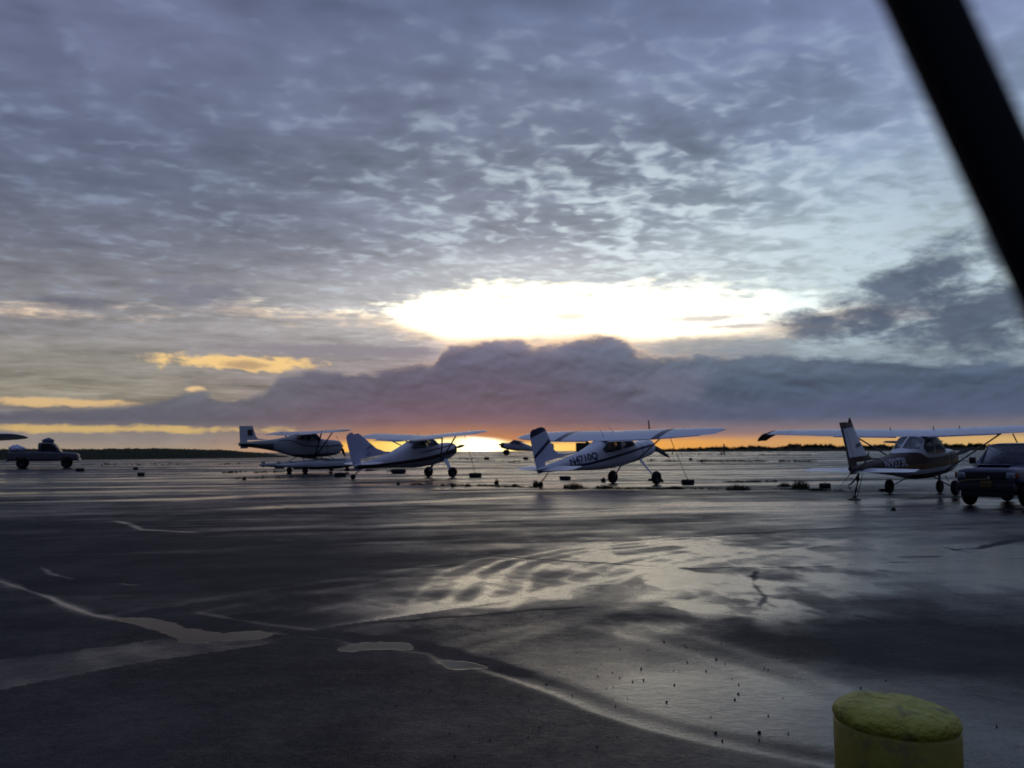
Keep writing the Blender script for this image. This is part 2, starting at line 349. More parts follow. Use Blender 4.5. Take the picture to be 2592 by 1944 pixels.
    wet -= 0.55 * pe(1700, 1330, 2350, 1480) + 0.25 * pe(1500, 1330, 1800, 1400)
    wet -= 0.45 * pe(100, 1130, 900, 1330) * 0.8
    wet -= 0.35 * pe(-500, 1090, 500, 1250)
    wet -= 0.6 * pe(1520, 1278, 1650, 1318) * (fine > 0.2)
    wet -= 0.5 * pe(1290, 1322, 1480, 1352)
    wet += (fine - 0.5) * 0.30
    # curved tyre tracks squeezed through the wet film
    def arcs(cpx, radii, wdt, gain, cut):
        c = Gs(*cpx); rr = np.hypot(x - c.x, (y - c.y)); o = np.zeros(x.shape)
        for q in radii: o = np.maximum(o, np.exp(-((rr - q) / wdt) ** 2))
        return gain * o * cut
    tr = P2([(560, 1370), (800, 1322), (1000, 1290), (1200, 1247), (1400, 1205), (1700, 1160), (2100, 1110)])
    dt = seg_dist(x, y, tr)
    for off in (0.0, 0.42, 0.85, 1.5, 1.9):
        wob = off + 0.14 * np.sin(x * 0.8 + off * 5)
        wet += 0.16 * np.exp(-((dt - wob) / 0.12) ** 2) * (1.6 * fine) * sst(25, 12, d)
    cross = np.abs(np.sin((x * 0.9 + y * 0.75) * 9.0)); wet += 0.10 * np.exp(-(dt / 0.9) ** 2) * sst(.55, .95, cross) * sst(.4, .6, fbm(x * 1.4, y * 1.4, 3, 77)) * sst(22, 10, d)
    tr2 = P2([(1040, 1300), (1075, 1262), (1085, 1238), (1130, 1215), (1250, 1190), (1500, 1165)])
    tr3 = P2([(1280, 1252), (1330, 1228), (1420, 1205), (1560, 1185)])
    tr4 = P2([(960, 1300), (990, 1262), (1010, 1240), (1080, 1212)])
    for q, w_, g in ((tr2, .07, .28), (tr3, .07, .26), (tr4, .06, .22)):
        for off in (0, .35): wet += g * np.exp(-((seg_dist(x, y, q) - off) / w_) ** 2)
    tr5 = P2([(1280, 1355), (1450, 1400), (1600, 1450), (1760, 1520)]); tr6 = P2([(1360, 1345), (1520, 1380), (1700, 1440), (1850, 1500)])
    for q in (tr5, tr6): wet += 0.18 * np.exp(-(seg_dist(x, y, q) / 0.10) ** 2)
    # water lying against the joint, on its far side
    dj = seg_dist(x, y, JOINT); far_side = ~inside(x, y, JOINT + [(200, -50), (-200, -50)])
    jx = sst(Gs(600, 1372).x, Gs(900, 1327).x, x)
    wet += 0.55 * np.exp(-(dj / 0.16) ** 2) * far_side * sst(22, 10, d) * (0.12 + 0.88 * jx)
    wet += 0.30 * np.exp(-(dj / 0.45) ** 2) * far_side * sst(14, 7, d) * (fine + .3) * jx
    xw0 = x + 0.16 * (fbm(x * 1.7, y * 1.7, 4, 111) - .5); yw0 = y + 0.3 * (fbm(x * 1.7, y * 1.7, 4, 113) - .5)
    ink = inside(x, y, NEAR); de = seg_dist(x, y, EDGE)
    lo = inside(x, y, P2([(-400, 1500), (-400, 1455), (0, 1425), (250, 1395), (420, 1368), (600, 1366), (640, 1372), (560, 1395), (300, 1432), (0, 1490)]))
    s = np.where(ink, -de, de)
    dry = sst(0.02, -0.10, s) * (1 - lo * 0.8)
    wetn = 0.02 + 0.20 * patch + 0.10 * (fine - .5)
    wet = wet * (1 - dry) + wetn * dry
    wet += 0.30 * lo * sst(0, .2, de + .05)
    wet -= 0.40 * np.exp(-((s - 0.16) / 0.10) ** 2) * (x > Gs(640, 1374).x)
    wet += 0.30 * np.exp(-((s - 0.0) / 0.028) ** 2) * (fine + 0.3)
    pud = np.zeros(x.shape)
    for q in PUD:
        qq = smooth_loop(P2(q)); xw = x + 0.22 * (fbm(x * 3.1, y * 3.1, 4, 81) - .5); yw = y + 0.34 * (fbm(x * 3.1, y * 3.1, 4, 83) - .5); pud = np.maximum(pud, np.where(inside(xw, yw, qq), 1.0, np.exp(-(seg_dist(xw, yw, qq, True) / 0.035) ** 2)))
    wet += 0.30 * pe(1090, 1050, 1420, 1105) + 0.25 * pe(1760, 1085, 2000, 1190) + 0.3 * pe(1500, 1075, 2300, 1120)
    wet += 0.30 * sst(22, 30, d) * sst(70, 45, d) * (patch - .38) * sst(-14, 0, x)
    wet += 0.55 * np.exp(-(seg_dist(x, y, CHAN) / (0.02 + 0.10 * fbm(x * 2, y * 2, 2, 55))) ** 2) + 0.35 * np.exp(-(seg_dist(x, y, P2([(431, 1324), (520, 1340), (600, 1352), (680, 1362)])) / 0.05) ** 2)
    wet -= 0.3 * np.exp(-(seg_dist(x, y, P2([(600, 1374), (680, 1372), (760, 1380), (860, 1382), (930, 1400), (1020, 1425), (1120, 1455)])) / 0.10) ** 2)
    wet += 0.50 * pe(1450, 1380, 2800, 1850) * (patch + .45) + 0.26 * pe(1850, 1150, 2600, 1320)
    for L_, wd, g_ in ((((900, 1205), (1050, 1200), (1250, 1213), (1500, 1229), (1800, 1222), (2212, 1205)), .035, .6), (((2060, 1187), (2120, 1184), (2212, 1164), (2400, 1140)), .09, .9), (((2040, 1183), (2095, 1194)), .06, .8), (((1940, 1203), (2020, 1202)), .06, .6),
            (((600, 1092), (640, 1102), (700, 1108), (900, 1112)), .05, .4), (((1640, 1235), (1625, 1262), (1655, 1290), (1640, 1310)), .03, .5), (((800, 1350), (1000, 1330), (1250, 1310)), .03, .35), (((1850, 1330), (2000, 1360), (2250, 1375)), .03, .3), (((90, 1225), (110, 1240), (150, 1250)), .05, -.6), (((250, 1262), (300, 1264)), .03, -.6),
            (((1400, 1165), (1650, 1150), (1900, 1135)), .05, .35), (((300, 1215), (700, 1230), (1000, 1222)), .05, .3)):
        wet -= g_ * np.exp(-(seg_dist(xw0, yw0, P2(L_)) / wd) ** 2)
    wet += 0.22 * (fbm(xs * 0.5, ys * 2.2, 4, 101) - .5) * sst(6, 12, d) * 2
    wet = np.clip(wet, 0.03, 0.95); wet = np.maximum(wet, 1.15 * pud ** 6)
    # relief: shallow swells, the near slab a touch higher, a notch along the joint
    zz = z + 0.006 * (fbm(x * 0.5, y * 0.5, 3, 44) - 0.5) * sst(60, 20, d)
    zz += 0.002 * dry * (1 - pud) + 0.0 * dj
    v = np.stack([x, y, zz], -1).reshape(-1, 3)
    i0 = np.arange(na)[:, None] * nr + np.arange(nr - 1)[None, :]; i1 = ((np.arange(na) + 1) % na)[:, None] * nr + np.arange(nr - 1)[None, :]
    q = np.stack([i0, i0 + 1, i1 + 1, i1], -1).reshape(-1, 4)
    me = bpy.data.meshes.new('apron')
    me.vertices.add(len(v)); me.vertices.foreach_set('co', v.astype(np.float32).ravel())
    me.loops.add(q.size); me.loops.foreach_set('vertex_index', q[:, ::-1].astype(np.int32).ravel())
    me.polygons.add(len(q)); me.polygons.foreach_set('loop_start', np.arange(0, q.size, 4, dtype=np.int32))
    me.polygons.foreach_set('use_smooth', np.ones(len(q), bool))
    me.update(calc_edges=True)
    at = me.attributes.new('wet', 'FLOAT', 'POINT'); at.data.foreach_set('value', wet.astype(np.float32).ravel())
    at = me.attributes.new('slab', 'FLOAT', 'POINT'); at.data.foreach_set('value', dry.astype(np.float32).ravel())
    at = me.attributes.new('pool', 'FLOAT', 'POINT'); at.data.foreach_set('value', pud.astype(np.float32).ravel())
    me.validate()
    o = bpy.data.objects.new('asphalt_apron', me); COL.objects.link(o)
    tag(o, kind='structure')
    m = bpy.data.materials.new('wet_asphalt'); m.use_nodes = True; t = m.node_tree; b = t.nodes['Principled BSDF']
    aw = t.nodes.new('ShaderNodeAttribute'); aw.attribute_name = 'wet'; W = X(t, aw.outputs['Fac'])
    asl = t.nodes.new('ShaderNodeAttribute'); asl.attribute_name = 'slab'; S = X(t, asl.outputs['Fac'])
    tc = t.nodes.new('ShaderNodeTexCoord'); V = X(t, tc.outputs['Object'])
    n1 = noise(t, V, 0.7, 5, 0.6); n2 = noise(t, V, 9, 4, 0.6); n3 = noise(t, V, 110, 3, 0.6); n4 = noise(t, V, 420, 2, 0.6)
    Wn = (W + (n2 - 0.5) * 0.26 + (n1 - 0.5) * 0.25 + (noise(t, V, 2.6, 4, 0.6) - 0.5) * 0.30 + (n3 - 0.5) * 0.40 + (noise(t, V, 26, 4, 0.65) - 0.5) * 0.34).mx(0.0).mn(1.0); apu = t.nodes.new('ShaderNodeAttribute'); apu.attribute_name = 'pool'; PU = X(t, apu.outputs['Fac'])
    dryc = mix(t, n1.ss(0.35, 0.65), (0.013, 0.013, 0.016), (0.030, 0.029, 0.032))
    dryc = mix(t, n3.ss(0.45, 0.75) * 0.8, dryc, (0.07, 0.066, 0.066))
    c = mix(t, Wn.ss(0.1, 0.7), dryc, (0.012, 0.013, 0.016))
    t.links.new(c.s, b.inputs['Base Color'])
    rg = Wn.ss(0.0, 0.95, 0.60, 0.12, 'LINEAR') * (1.0 - PU * 0.7)
    t.links.new(rg.s, b.inputs['Roughness'])
    t.links.new((Wn.ss(0.05, 0.7, 0.05, 0.36) * (1.0 - PU * 0.80)).s, b.inputs['Specular IOR Level'])
    n5 = noise(t, V, 32, 3, 0.6)
    h = n3 * 0.5 + n4 * 0.3 + n2 * 2.2 + n5 * 1.0
    bp = t.nodes.new('ShaderNodeBump'); bp.inputs['Distance'].default_value = 0.004
    b.inputs['IOR'].default_value = 1.45; t.links.new(h.s, bp.inputs['Height']); t.links.new((Wn.ss(0.2, 0.95, 1.0, 0.30) * (1.0 - PU * 0.93)).s, bp.inputs['Strength'])
    t.links.new(bp.outputs[0], b.inputs['Normal'])
    df = t.nodes.new('ShaderNodeBsdfDiffuse'); df.inputs[0].default_value = (0.012, 0.012, 0.015, 1)
    t.links.new(mix(t, PU, c, (0.012, 0.012, 0.015)).s, df.inputs[0])
    msh = t.nodes.new('ShaderNodeMixShader'); t.links.new((PU * 0.5 + (1.0 - Wn) * 0.30).mn(1.0).s, msh.inputs[0])
    t.links.new(b.outputs[0], msh.inputs[1]); t.links.new(df.outputs[0], msh.inputs[2]); t.links.new(msh.outputs[0], t.nodes['Material Output'].inputs[0])
    me.materials.append(m)
    return o
build_ground()
# ------------------------------------------------------------ yellow bollard
def lathe(name, prof, n=32, mats=(), parent=None, axis='z', smooth=True, fn=None):
    v = []; f = []
    for i, (rr, z) in enumerate(prof):
        for k in range(n):
            a = 2 * math.pi * k / n; p = (rr * math.cos(a), rr * math.sin(a), z)
            if fn: p = fn(*p)
            if axis == 'y': p = (p[0], p[2], p[1])
            elif axis == 'x': p = (p[2], p[0], p[1])
            v.append(p)
    for i in range(len(prof) - 1):
        for k in range(n):
            a, b_ = i * n + k, i * n + (k + 1) % n; f.append((a, b_, b_ + n, a + n))
    f.append(tuple(range(n))[::-1]); f.append(tuple((len(prof) - 1) * n + k for k in range(n)))
    o = mesh_np(name, v, f, mats, parent, smooth)
    bm = bmesh.new(); bm.from_mesh(o.data); bmesh.ops.recalc_face_normals(bm, faces=bm.faces[:]); bm.to_mesh(o.data); bm.free()
    return o
def yellow(name, bs, col, bump):
    m = bpy.data.materials.new(name); m.use_nodes = True; t = m.node_tree; b = t.nodes['Principled BSDF']
    V = X(t, t.nodes.new('ShaderNodeTexCoord').outputs['Object'])
    n = noise(t, V, 18, 5, 0.6); n2 = noise(t, V, 90, 4, 0.6); n3 = noise(t, V, 4, 3, 0.5)
    c = mix(t, n3.ss(0.3, 0.7), tuple(q * 0.8 for q in col), col)
    c = mix(t, n.ss(0.53, 0.64) * 0.7, c, (0.11, 0.085, 0.02)); c = mix(t, n2.ss(0.68, 0.75) * 0.7, c, (0.04, 0.035, 0.02))
    t.links.new(c.s, b.inputs['Base Color']); b.inputs['Roughness'].default_value = 0.55
    bn = t.nodes.new('ShaderNodeBump'); bn.inputs['Strength'].default_value = bump; bn.inputs['Distance'].default_value = 0.016
    t.links.new((noise(t, V, bs, 4, 0.6) + n * 1.0).s, bn.inputs['Height']); t.links.new(bn.outputs[0], b.inputs['Normal'])
    return m
def bollard():
    top = ray(2268, 1822); dist = 0.262 / (313 / F_PX)      # pipe about 27 cm across
    hz = dist * 1.0
    P = top / top.y * hz
    z0 = HC + P.z
    e = bpy.data.objects.new('bollard', None); COL.objects.link(e); e.location = (P.x, P.y, 0)
    tag(e, 'stout yellow bollard with rough domed cap at the lower right', 'bollard')
    r = 0.1225
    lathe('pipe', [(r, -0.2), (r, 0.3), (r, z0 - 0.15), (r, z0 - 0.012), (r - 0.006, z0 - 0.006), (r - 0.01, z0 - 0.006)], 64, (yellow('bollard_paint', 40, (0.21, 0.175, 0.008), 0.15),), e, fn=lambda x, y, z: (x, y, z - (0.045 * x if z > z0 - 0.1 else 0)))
    prof = [(r - 0.012, z0 - 0.02), (r - 0.003, z0 - 0.004), (r + 0.001, z0 + 0.006)]
    for k in range(1, 19):
        a = k / 18 * math.pi / 2; prof.append(((r) * math.cos(a) ** 0.62 + 0.0005, z0 + 0.006 + 0.032 * math.sin(a) ** 0.8))
    def wob(x, y, z):
        q = max(0, z - z0) / 0.04
        z += q * (0.0022 * math.sin(x * 60 + 1) * math.cos(y * 47) + 0.0018 * math.sin(x * 140) * math.sin(y * 121 + 2) - 0.02 * x + 0.0012 * math.sin(x * 260 + y * 90) * math.cos(y * 230))
        z -= 0.045 * x * min(1, max(0, (z - z0 + 0.1) / 0.08))
        s = 1 + 0.012 * math.sin(7 * math.atan2(y, x)) * (1 - q)
        return (x * s, y * s, z)
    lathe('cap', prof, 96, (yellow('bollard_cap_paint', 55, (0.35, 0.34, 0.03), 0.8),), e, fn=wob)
bollard()
# ------------------------------------------------------------ blurred dark bar right in front of the lens
def bar():
    dist = 0.21
    def at(px, py): d = ray(px, py); return Vector((0, 0, HC)) + d * dist
    a = at(2107.5, -500); b = at(2930, 1300)
    w = 0.01672
    d = (b - a).normalized(); a = a - d * 0.35; b = b + d * 0.15
    n = 24; f = Vector((0, 1, 0)); s = d.cross(f).normalized(); u = s.cross(d).normalized()
    # bar passes through the midline of the two edges seen in the picture
    v = []; fcs = []
    K = 16
    for i in range(K + 1):
        c = a + (b - a) * (i / K)
        for k in range(n):
            t_ = 2 * math.pi * k / n; v.append(c + s * (math.copysign(abs(math.cos(t_)) ** 0.6, math.cos(t_)) * w / 2) + u * (math.copysign(abs(math.sin(t_)) ** 0.6, math.sin(t_)) * w * 0.32))
    for i in range(K):
        for k in range(n): p, q = i * n + k, i * n + (k + 1) % n; fcs.append((p, q, q + n, p + n))
    fcs += [tuple(range(n))[::-1], tuple(K * n + k for k in range(n))]
    o = mesh_np('brace_bar', v, fcs, (mat('black_rubber_coating', (0.008, 0.008, 0.010), 0.6, spec=0.2),), None, True)
    tag(o, 'thick black out of focus bar slanting across the upper right corner close to the lens', 'brace')
bar()
# ------------------------------------------------------------ aircraft kit  (x forward, y left, z up, metres)
def empty(name, loc, rot=(0, 0, 0), scale=1.0):
    o = bpy.data.objects.new(name, None); COL.objects.link(o); o.location = loc; o.rotation_euler = rot; o.scale = (scale,) * 3
    o.empty_display_size = 0.3; return o
def part(name, v, f, m, parent, smooth=True, fix=True):
    o = mesh_np(name, v, f, (m,) if not isinstance(m, (list, tuple)) else m, parent, smooth)
    if fix:
        bm = bmesh.new(); bm.from_mesh(o.data); bmesh.ops.recalc_face_normals(bm, faces=bm.faces[:]); bm.to_mesh(o.data); bm.free()
    return o
def interp(st, n):
    st = sorted(st, key=lambda s: s[0]); A = np.array(st, float); xs = A[:, 0]; out = []
    for i in range(len(xs) - 1):
        h = xs[i + 1] - xs[i]
        def sl(j):
            if j <= 0 or j >= len(xs) - 1: return None
            a = (A[j] - A[j - 1]) / (xs[j] - xs[j - 1]); b = (A[j + 1] - A[j]) / (xs[j + 1] - xs[j])
            return np.where(a * b > 0, 2 * a * b / (a + b + 1e-12 * np.sign(a + b + 1e-30)), 0)
        m0, m1 = sl(i), sl(i + 1); sec = (A[i + 1] - A[i]) / h
        if m0 is None: m0 = sec
        if m1 is None: m1 = sec
        for k in range(n):
            t = k / n
            out.append((2 * t ** 3 - 3 * t * t + 1) * A[i] + (t ** 3 - 2 * t * t + t) * h * m0 + (-2 * t ** 3 + 3 * t * t) * A[i + 1] + (t ** 3 - t * t) * h * m1)
    out.append(A[-1]); return np.array(out)
def section(s, nt, inset=0.0):
    x, zt, zb, hw, e = s[:5]; zt -= inset; zb += inset; hw = max(hw - inset, 0.005)
    if zt < zb + 0.01: zt = zb + 0.01
    zc, hh = (zt + zb) / 2, (zt - zb) / 2; P = []
    for k in range(nt):
        a = 2 * math.pi * k / nt + math.pi / nt; c, s_ = math.cos(a), math.sin(a)
        P.append((x, math.copysign(abs(c) ** (2 / e), c) * hw, zc + math.copysign(abs(s_) ** (2 / e), s_) * hh))
    return P
def loft(S, nt=44, inset=0.0):
    v = []; f = []
    for s in S: v += section(s, nt, inset)
    for i in range(len(S) - 1):
        for k in range(nt):
            a, b = i * nt + k, i * nt + (k + 1) % nt; f.append((a, b, b + nt, a + nt))
    f += [tuple(range(nt))[::-1], tuple((len(S) - 1) * nt + k for k in range(nt))]
    return v, f
def hw_at(S, x, z):
    xs = S[:, 0]; s = [np.interp(x, xs, S[:, j]) for j in range(5)]
    zc, hh = (s[1] + s[2]) / 2, (s[1] - s[2]) / 2; q = min(0.999, abs((z - zc) / hh))
    return s[3] * (1 - q ** s[4]) ** (1 / s[4])
def prism(poly, y0, y1):
    n = len(poly); v = [(x, y0, z) for x, z in poly] + [(x, y1, z) for x, z in poly]
    f = [tuple(range(n)), tuple(range(n, 2 * n))[::-1]] + [(i, (i + 1) % n, n + (i + 1) % n, n + i) for i in range(n)]
    return v, f
def rounded(poly, r=0.06, n=4):
    out = []; L = len(poly)
    for i in range(L):
        p = Vector(poly[i]); a = Vector(poly[i - 1]); b = Vector(poly[(i + 1) % L])
        d1 = (a - p); d2 = (b - p); rr = min(r, d1.length * .45, d2.length * .45); d1.normalize(); d2.normalize()
        s, e = p + d1 * rr, p + d2 * rr
        for k in range(n + 1):
            t = k / n; out.append(tuple((s * (1 - t) + p * t) * (1 - t) + (p * (1 - t) + e * t) * t))
    return out
def tmp(v, f):
    me = bpy.data.meshes.new('tmp'); me.from_pydata(v, [], f); me.update()
    bm = bmesh.new(); bm.from_mesh(me); bmesh.ops.recalc_face_normals(bm, faces=bm.faces[:]); bm.to_mesh(me); bm.free()
    o = bpy.data.objects.new('tmp', me); COL.objects.link(o); return o
def kill(*os_):
    for o in os_:
        me = o.data; bpy.data.objects.remove(o)
        if me and me.users == 0: bpy.data.meshes.remove(me)
def boolean(a, b, op):
    m = a.modifiers.new('b', 'BOOLEAN'); m.operation = op; m.object = b; m.solver = 'EXACT'; m.use_hole_tolerant = True
    dg = bpy.context.evaluated_depsgraph_get(); dg.update()
    me = bpy.data.meshes.new_from_object(a.evaluated_get(dg)); a.modifiers.clear(); return me
def sharp(me, deg=38):
    me.polygons.foreach_set('use_smooth', [True] * len(me.polygons))
    bm = bmesh.new(); bm.from_mesh(me)
    for e in bm.edges:
        if len(e.link_faces) == 2 and e.calc_face_angle(0) > D2R(deg): e.smooth = False
    bm.to_mesh(me); bm.free()
def join_geo(L):
    v = []; f = []
    for a, b in L:
        o = len(v); v += list(a); f += [tuple(i + o for i in q) for q in b]
    return v, f
m_glass = bpy.data.materials.new('window_glass'); m_glass.use_nodes = True
def _g():
    t = m_glass.node_tree; t.nodes.clear(); o = t.nodes.new('ShaderNodeOutputMaterial'); tr = t.nodes.new('ShaderNodeBsdfTransparent'); gl = t.nodes.new('ShaderNodeBsdfGlossy')
    tr.inputs[0].default_value = (0.96, 0.97, 0.96, 1); gl.inputs['Roughness'].default_value = 0.05; gl.inputs[0].default_value = (0.55, 0.58, 0.62, 1)
    fr = t.nodes.new('ShaderNodeFresnel'); fr.inputs[0].default_value = 1.3; mx = t.nodes.new('ShaderNodeMixShader')
    nn = noise(t, X(t, t.nodes.new('ShaderNodeTexCoord').outputs['Object']), 5, 3)
    f = X(t, fr.outputs[0]) * nn.ss(0.2, 0.8, 0.8, 1.2)
    t.links.new(f.s, mx.inputs[0]); t.links.new(tr.outputs[0], mx.inputs[1]); t.links.new(gl.outputs[0], mx.inputs[2]); t.links.new(mx.outputs[0], o.inputs[0])
_g()
def hull(S, windows, m_body, parent, name='fuselage', xcut=None, thick=0.03, pane_name='window_pane', m_pane=None):
    """hollow lofted body with cut window openings and panes set in them; windows: (polygon, y0, y1)"""
    S1 = S if xcut is None else S[S[:, 0] <= xcut + 1e-6]
    outer = loft(S1); Si = S1[1:-1] if len(S1) > 4 else S1
    inner = loft(Si, 44, thick); inner = (inner[0], [q[::-1] for q in inner[1]])
    me = bpy.data.meshes.new('tmp'); v, f = join_geo([outer, inner]); me.from_pydata(v, [], f); me.update()
    # orient: outer outward, inner inward
    bm = bmesh.new(); bm.from_mesh(me); bmesh.ops.recalc_face_normals(bm, faces=bm.faces[:]); bm.to_mesh(me); bm.free()
    body = bpy.data.objects.new('tmp', me); COL.objects.link(body)
    if windows:
        cv, cf = join_geo([prism(p, a, b) for p, a, b in windows]); cut = tmp(cv, cf)
        me2 = boolean(body, cut, 'DIFFERENCE'); kill(cut)
    else: me2 = me.copy()
    o = bpy.data.objects.new(name, me2); COL.objects.link(o); me2.materials.clear(); me2.materials.append(m_body); o.parent = parent
    sharp(me2); panes = []
    if windows:
        g1 = loft(S1, 44, 0.010); g2 = loft(Si, 44, 0.018); gv, gf = join_geo([g1, (g2[0], [q[::-1] for q in g2[1]])])
        gme = bpy.data.meshes.new('tmp'); gme.from_pydata(gv, [], gf); gme.update()
        bm = bmesh.new(); bm.from_mesh(gme); bmesh.ops.recalc_face_normals(bm, faces=bm.faces[:]); bm.to_mesh(gme); bm.free()
        gs = bpy.data.objects.new('tmp', gme); COL.objects.link(gs)
        for p, a, b in windows:
            c = tmp(*prism(p, a, b)); pm = boolean(gs, c, 'INTERSECT'); kill(c)
            if len(pm.polygons) == 0: bpy.data.meshes.remove(pm); continue
            w = bpy.data.objects.new(pane_name if p[0][0] < 9e9 else '', pm); COL.objects.link(w); pm.materials.clear(); pm.materials.append(m_pane or m_glass); w.parent = parent; sharp(pm); panes.append(w)
        kill(gs)
    kill(body); return o, panes
def foil(name, st, m, parent, kind='foil', n='z', camber=0.0, ncs=9, inc=0.0):
    """st: list of (le_x, y, z, chord, thickness as a fraction); section chord runs towards -x"""
    U = [0.5 * (1 - math.cos(math.pi * k / ncs)) for k in range(ncs + 1)]
    def th(u):
        if kind == 'foil': return 2.97 * math.sqrt(u) * 0.5 - 0.63 * u - 1.758 * u * u + 1.4215 * u ** 3 - 0.5075 * u ** 4
        if kind == 'front': return 0.5 * min(1, math.sqrt(u * 2.4)) * (1 - 0.15 * u)
        return 0.42 * (1 - u) + 0.03
    v = []; f = []; N = None
    for lx, y, z, c, tt in st:
        P = []
        for u in U: P.append((u, th(u) * tt * c + camber * c * 4 * u * (1 - u)))
        for u in U[::-1][1:-1] if kind == 'foil' else U[::-1]: P.append((u, -th(u) * tt * c * (0.75 if camber else 1) + camber * c * 4 * u * (1 - u)))
        N = len(P)
        for u, h in P: v.append((lx - c * u, y, z + h - inc * c * (u - .3)) if n == 'z' else (lx - c * u, y + h, z))
    for i in range(len(st) - 1):
        for k in range(N): a, b = i * N + k, i * N + (k + 1) % N; f.append((a, b, b + N, a + N))
    f += [tuple(range(N))[::-1], tuple((len(st) - 1) * N + k for k in range(N))]
    o = part(name, v, f, m, parent); sharp(o.data, 50); return o
def bar_(name, a, b, w, h, m, parent, n=10, w2=None, h2=None):
    a, b = Vector(a), Vector(b); d = (b - a).normalized(); up = Vector((1, 0, 0)) if abs(d.x) < .9 else Vector((0, 0, 1))
    s = (up - d * up.dot(d)).normalized(); u = s.cross(d); v = []; f = []
    for i, (c, ww, hh) in enumerate(((a, w, h), (b, w2 or w, h2 or h))):
        for k in range(n): t = 2 * math.pi * k / n; v.append(tuple(c + s * math.cos(t) * ww / 2 + u * math.sin(t) * hh / 2))
    for k in range(n): f.append((k, (k + 1) % n, n + (k + 1) % n, n + k))
    f += [tuple(range(n))[::-1], tuple(n + k for k in range(n))]
    o = part(name, v, f, m, parent); sharp(o.data, 60); return o
def tube(name, pts, r, m, parent=None, n=6):
    v = []; f = []
    for i, p in enumerate(pts):
        p = Vector(p); d = (Vector(pts[min(i + 1, len(pts) - 1)]) - Vector(pts[max(i - 1, 0)])).normalized(); up = Vector((0, 0, 1)) if abs(d.z) < .9 else Vector((1, 0, 0))
        s = d.cross(up).normalized(); u = s.cross(d); rr = r[i] if isinstance(r, (list, tuple)) else r
        for k in range(n): t = 2 * math.pi * k / n; v.append(tuple(p + s * math.cos(t) * rr + u * math.sin(t) * rr))
    for i in range(len(pts) - 1):
        for k in range(n): a, b = i * n + k, i * n + (k + 1) % n; f.append((a, b, b + n, a + n))
    f += [tuple(range(n))[::-1], tuple((len(pts) - 1) * n + k for k in range(n))]
    return part(name, v, f, m, parent)
white = lambda: mat('white_aircraft_paint', (0.66, 0.68, 0.74), 0.35, var=0.07, coat=0.1)
rubber = lambda: mat('tyre_rubber', (0.012, 0.012, 0.013), 0.75, spec=0.3)
black = lambda: mat('black_paint', (0.012, 0.012, 0.014), 0.4)
alloy = lambda: mat('rim_metal', (0.35, 0.36, 0.38), 0.4, metal=0.7)
greyp = lambda: mat('seat_fabric', (0.03, 0.03, 0.035), 0.9)
def wheel(parent, loc, r, w, name='wheel', toe=0.0, rimm=None):
    e = bpy.data.objects.new(name, None); COL.objects.link(e); e.parent = parent; e.location = loc; e.rotation_euler = (0, 0, toe)
    ri = r * 0.48; prof = []
    for k in range(15):
        a = math.pi * (k / 14) ; prof.append((ri + (r - ri) * math.sin(a) ** 0.55, -w / 2 * math.cos(a)))
    prof = [(ri * 0.97, -w * 0.42)] + prof + [(ri * 0.97, w * 0.42)]
    lathe('tyre', prof, 36, (rubber(),), e, 'y')
    lathe('rim', [(0.02, -w * 0.32), (ri * 0.35, -w * 0.34), (ri * 0.4, -w * 0.24), (ri * 0.85, -w * 0.26), (ri * 0.98, -w * 0.43), (ri * 0.98, w * 0.43), (ri * 0.85, w * 0.26), (ri * 0.4, w * 0.24), (ri * 0.35, w * 0.34), (0.02, w * 0.32)], 28, (rimm or alloy(),), e, 'y')
    return e
def propeller(parent, x, z, r, nb, a0, m, spin=0.12, sm=None):
    e = bpy.data.objects.new('propeller', None); COL.objects.link(e); e.parent = parent; e.location = (x, 0, z)
    lathe('spinner', [(spin, -0.02), (spin, 0.04), (spin * 0.86, 0.12), (spin * 0.6, 0.20), (spin * 0.25, 0.26), (0.005, 0.28)], 24, (sm or white(),), e, 'x')
    for b in range(nb):
        A = a0 + 2 * math.pi * b / nb; v = []; f = []; K = 9; N = 8
        for i in range(K + 1):
            q = i / K; rr = 0.08 + (r - 0.08) * q; c = 0.10 + 0.11 * math.sin(math.pi * min(1, q * 1.15)) ** 0.8; 
            if q > .93: c *= 0.7
            tw = D2R(62 - 46 * q); th = 0.03 * (1 - q * 0.75)
            for k in range(N):
                t = 2 * math.pi * k / N; cu, cv = math.cos(t) * c / 2, math.sin(t) * th / 2
                px, pt = cu * math.sin(tw) + cv * math.cos(tw) + 0.05, cu * math.cos(tw) - cv * math.sin(tw)
                v.append((px, math.cos(A) * pt + -math.sin(A) * rr, math.sin(A) * pt + math.cos(A) * rr))
        for i in range(K):
            for k in range(N): a_, b_ = i * N + k, i * N + (k + 1) % N; f.append((a_, b_, b_ + N, a_ + N))
        f += [tuple(range(N))[::-1], tuple(K * N + k for k in range(N))]
        part('blade', v, f, m, e)
    return e
def seat(parent, x, y, z, w=0.38, h=0.62):
    h *= .8
    v = []; f = []
    a = rounded([(x - .45, z), (x + .05, z + .02), (x + .05, z + .14), (x - .34, z + .14), (x - .44, z + h), (x - .56, z + h), (x - .5, z)], 0.04, 3)
    v, f = prism(a, y - w / 2, y + w / 2); o = part('seat', v, f, greyp(), parent, False); return o
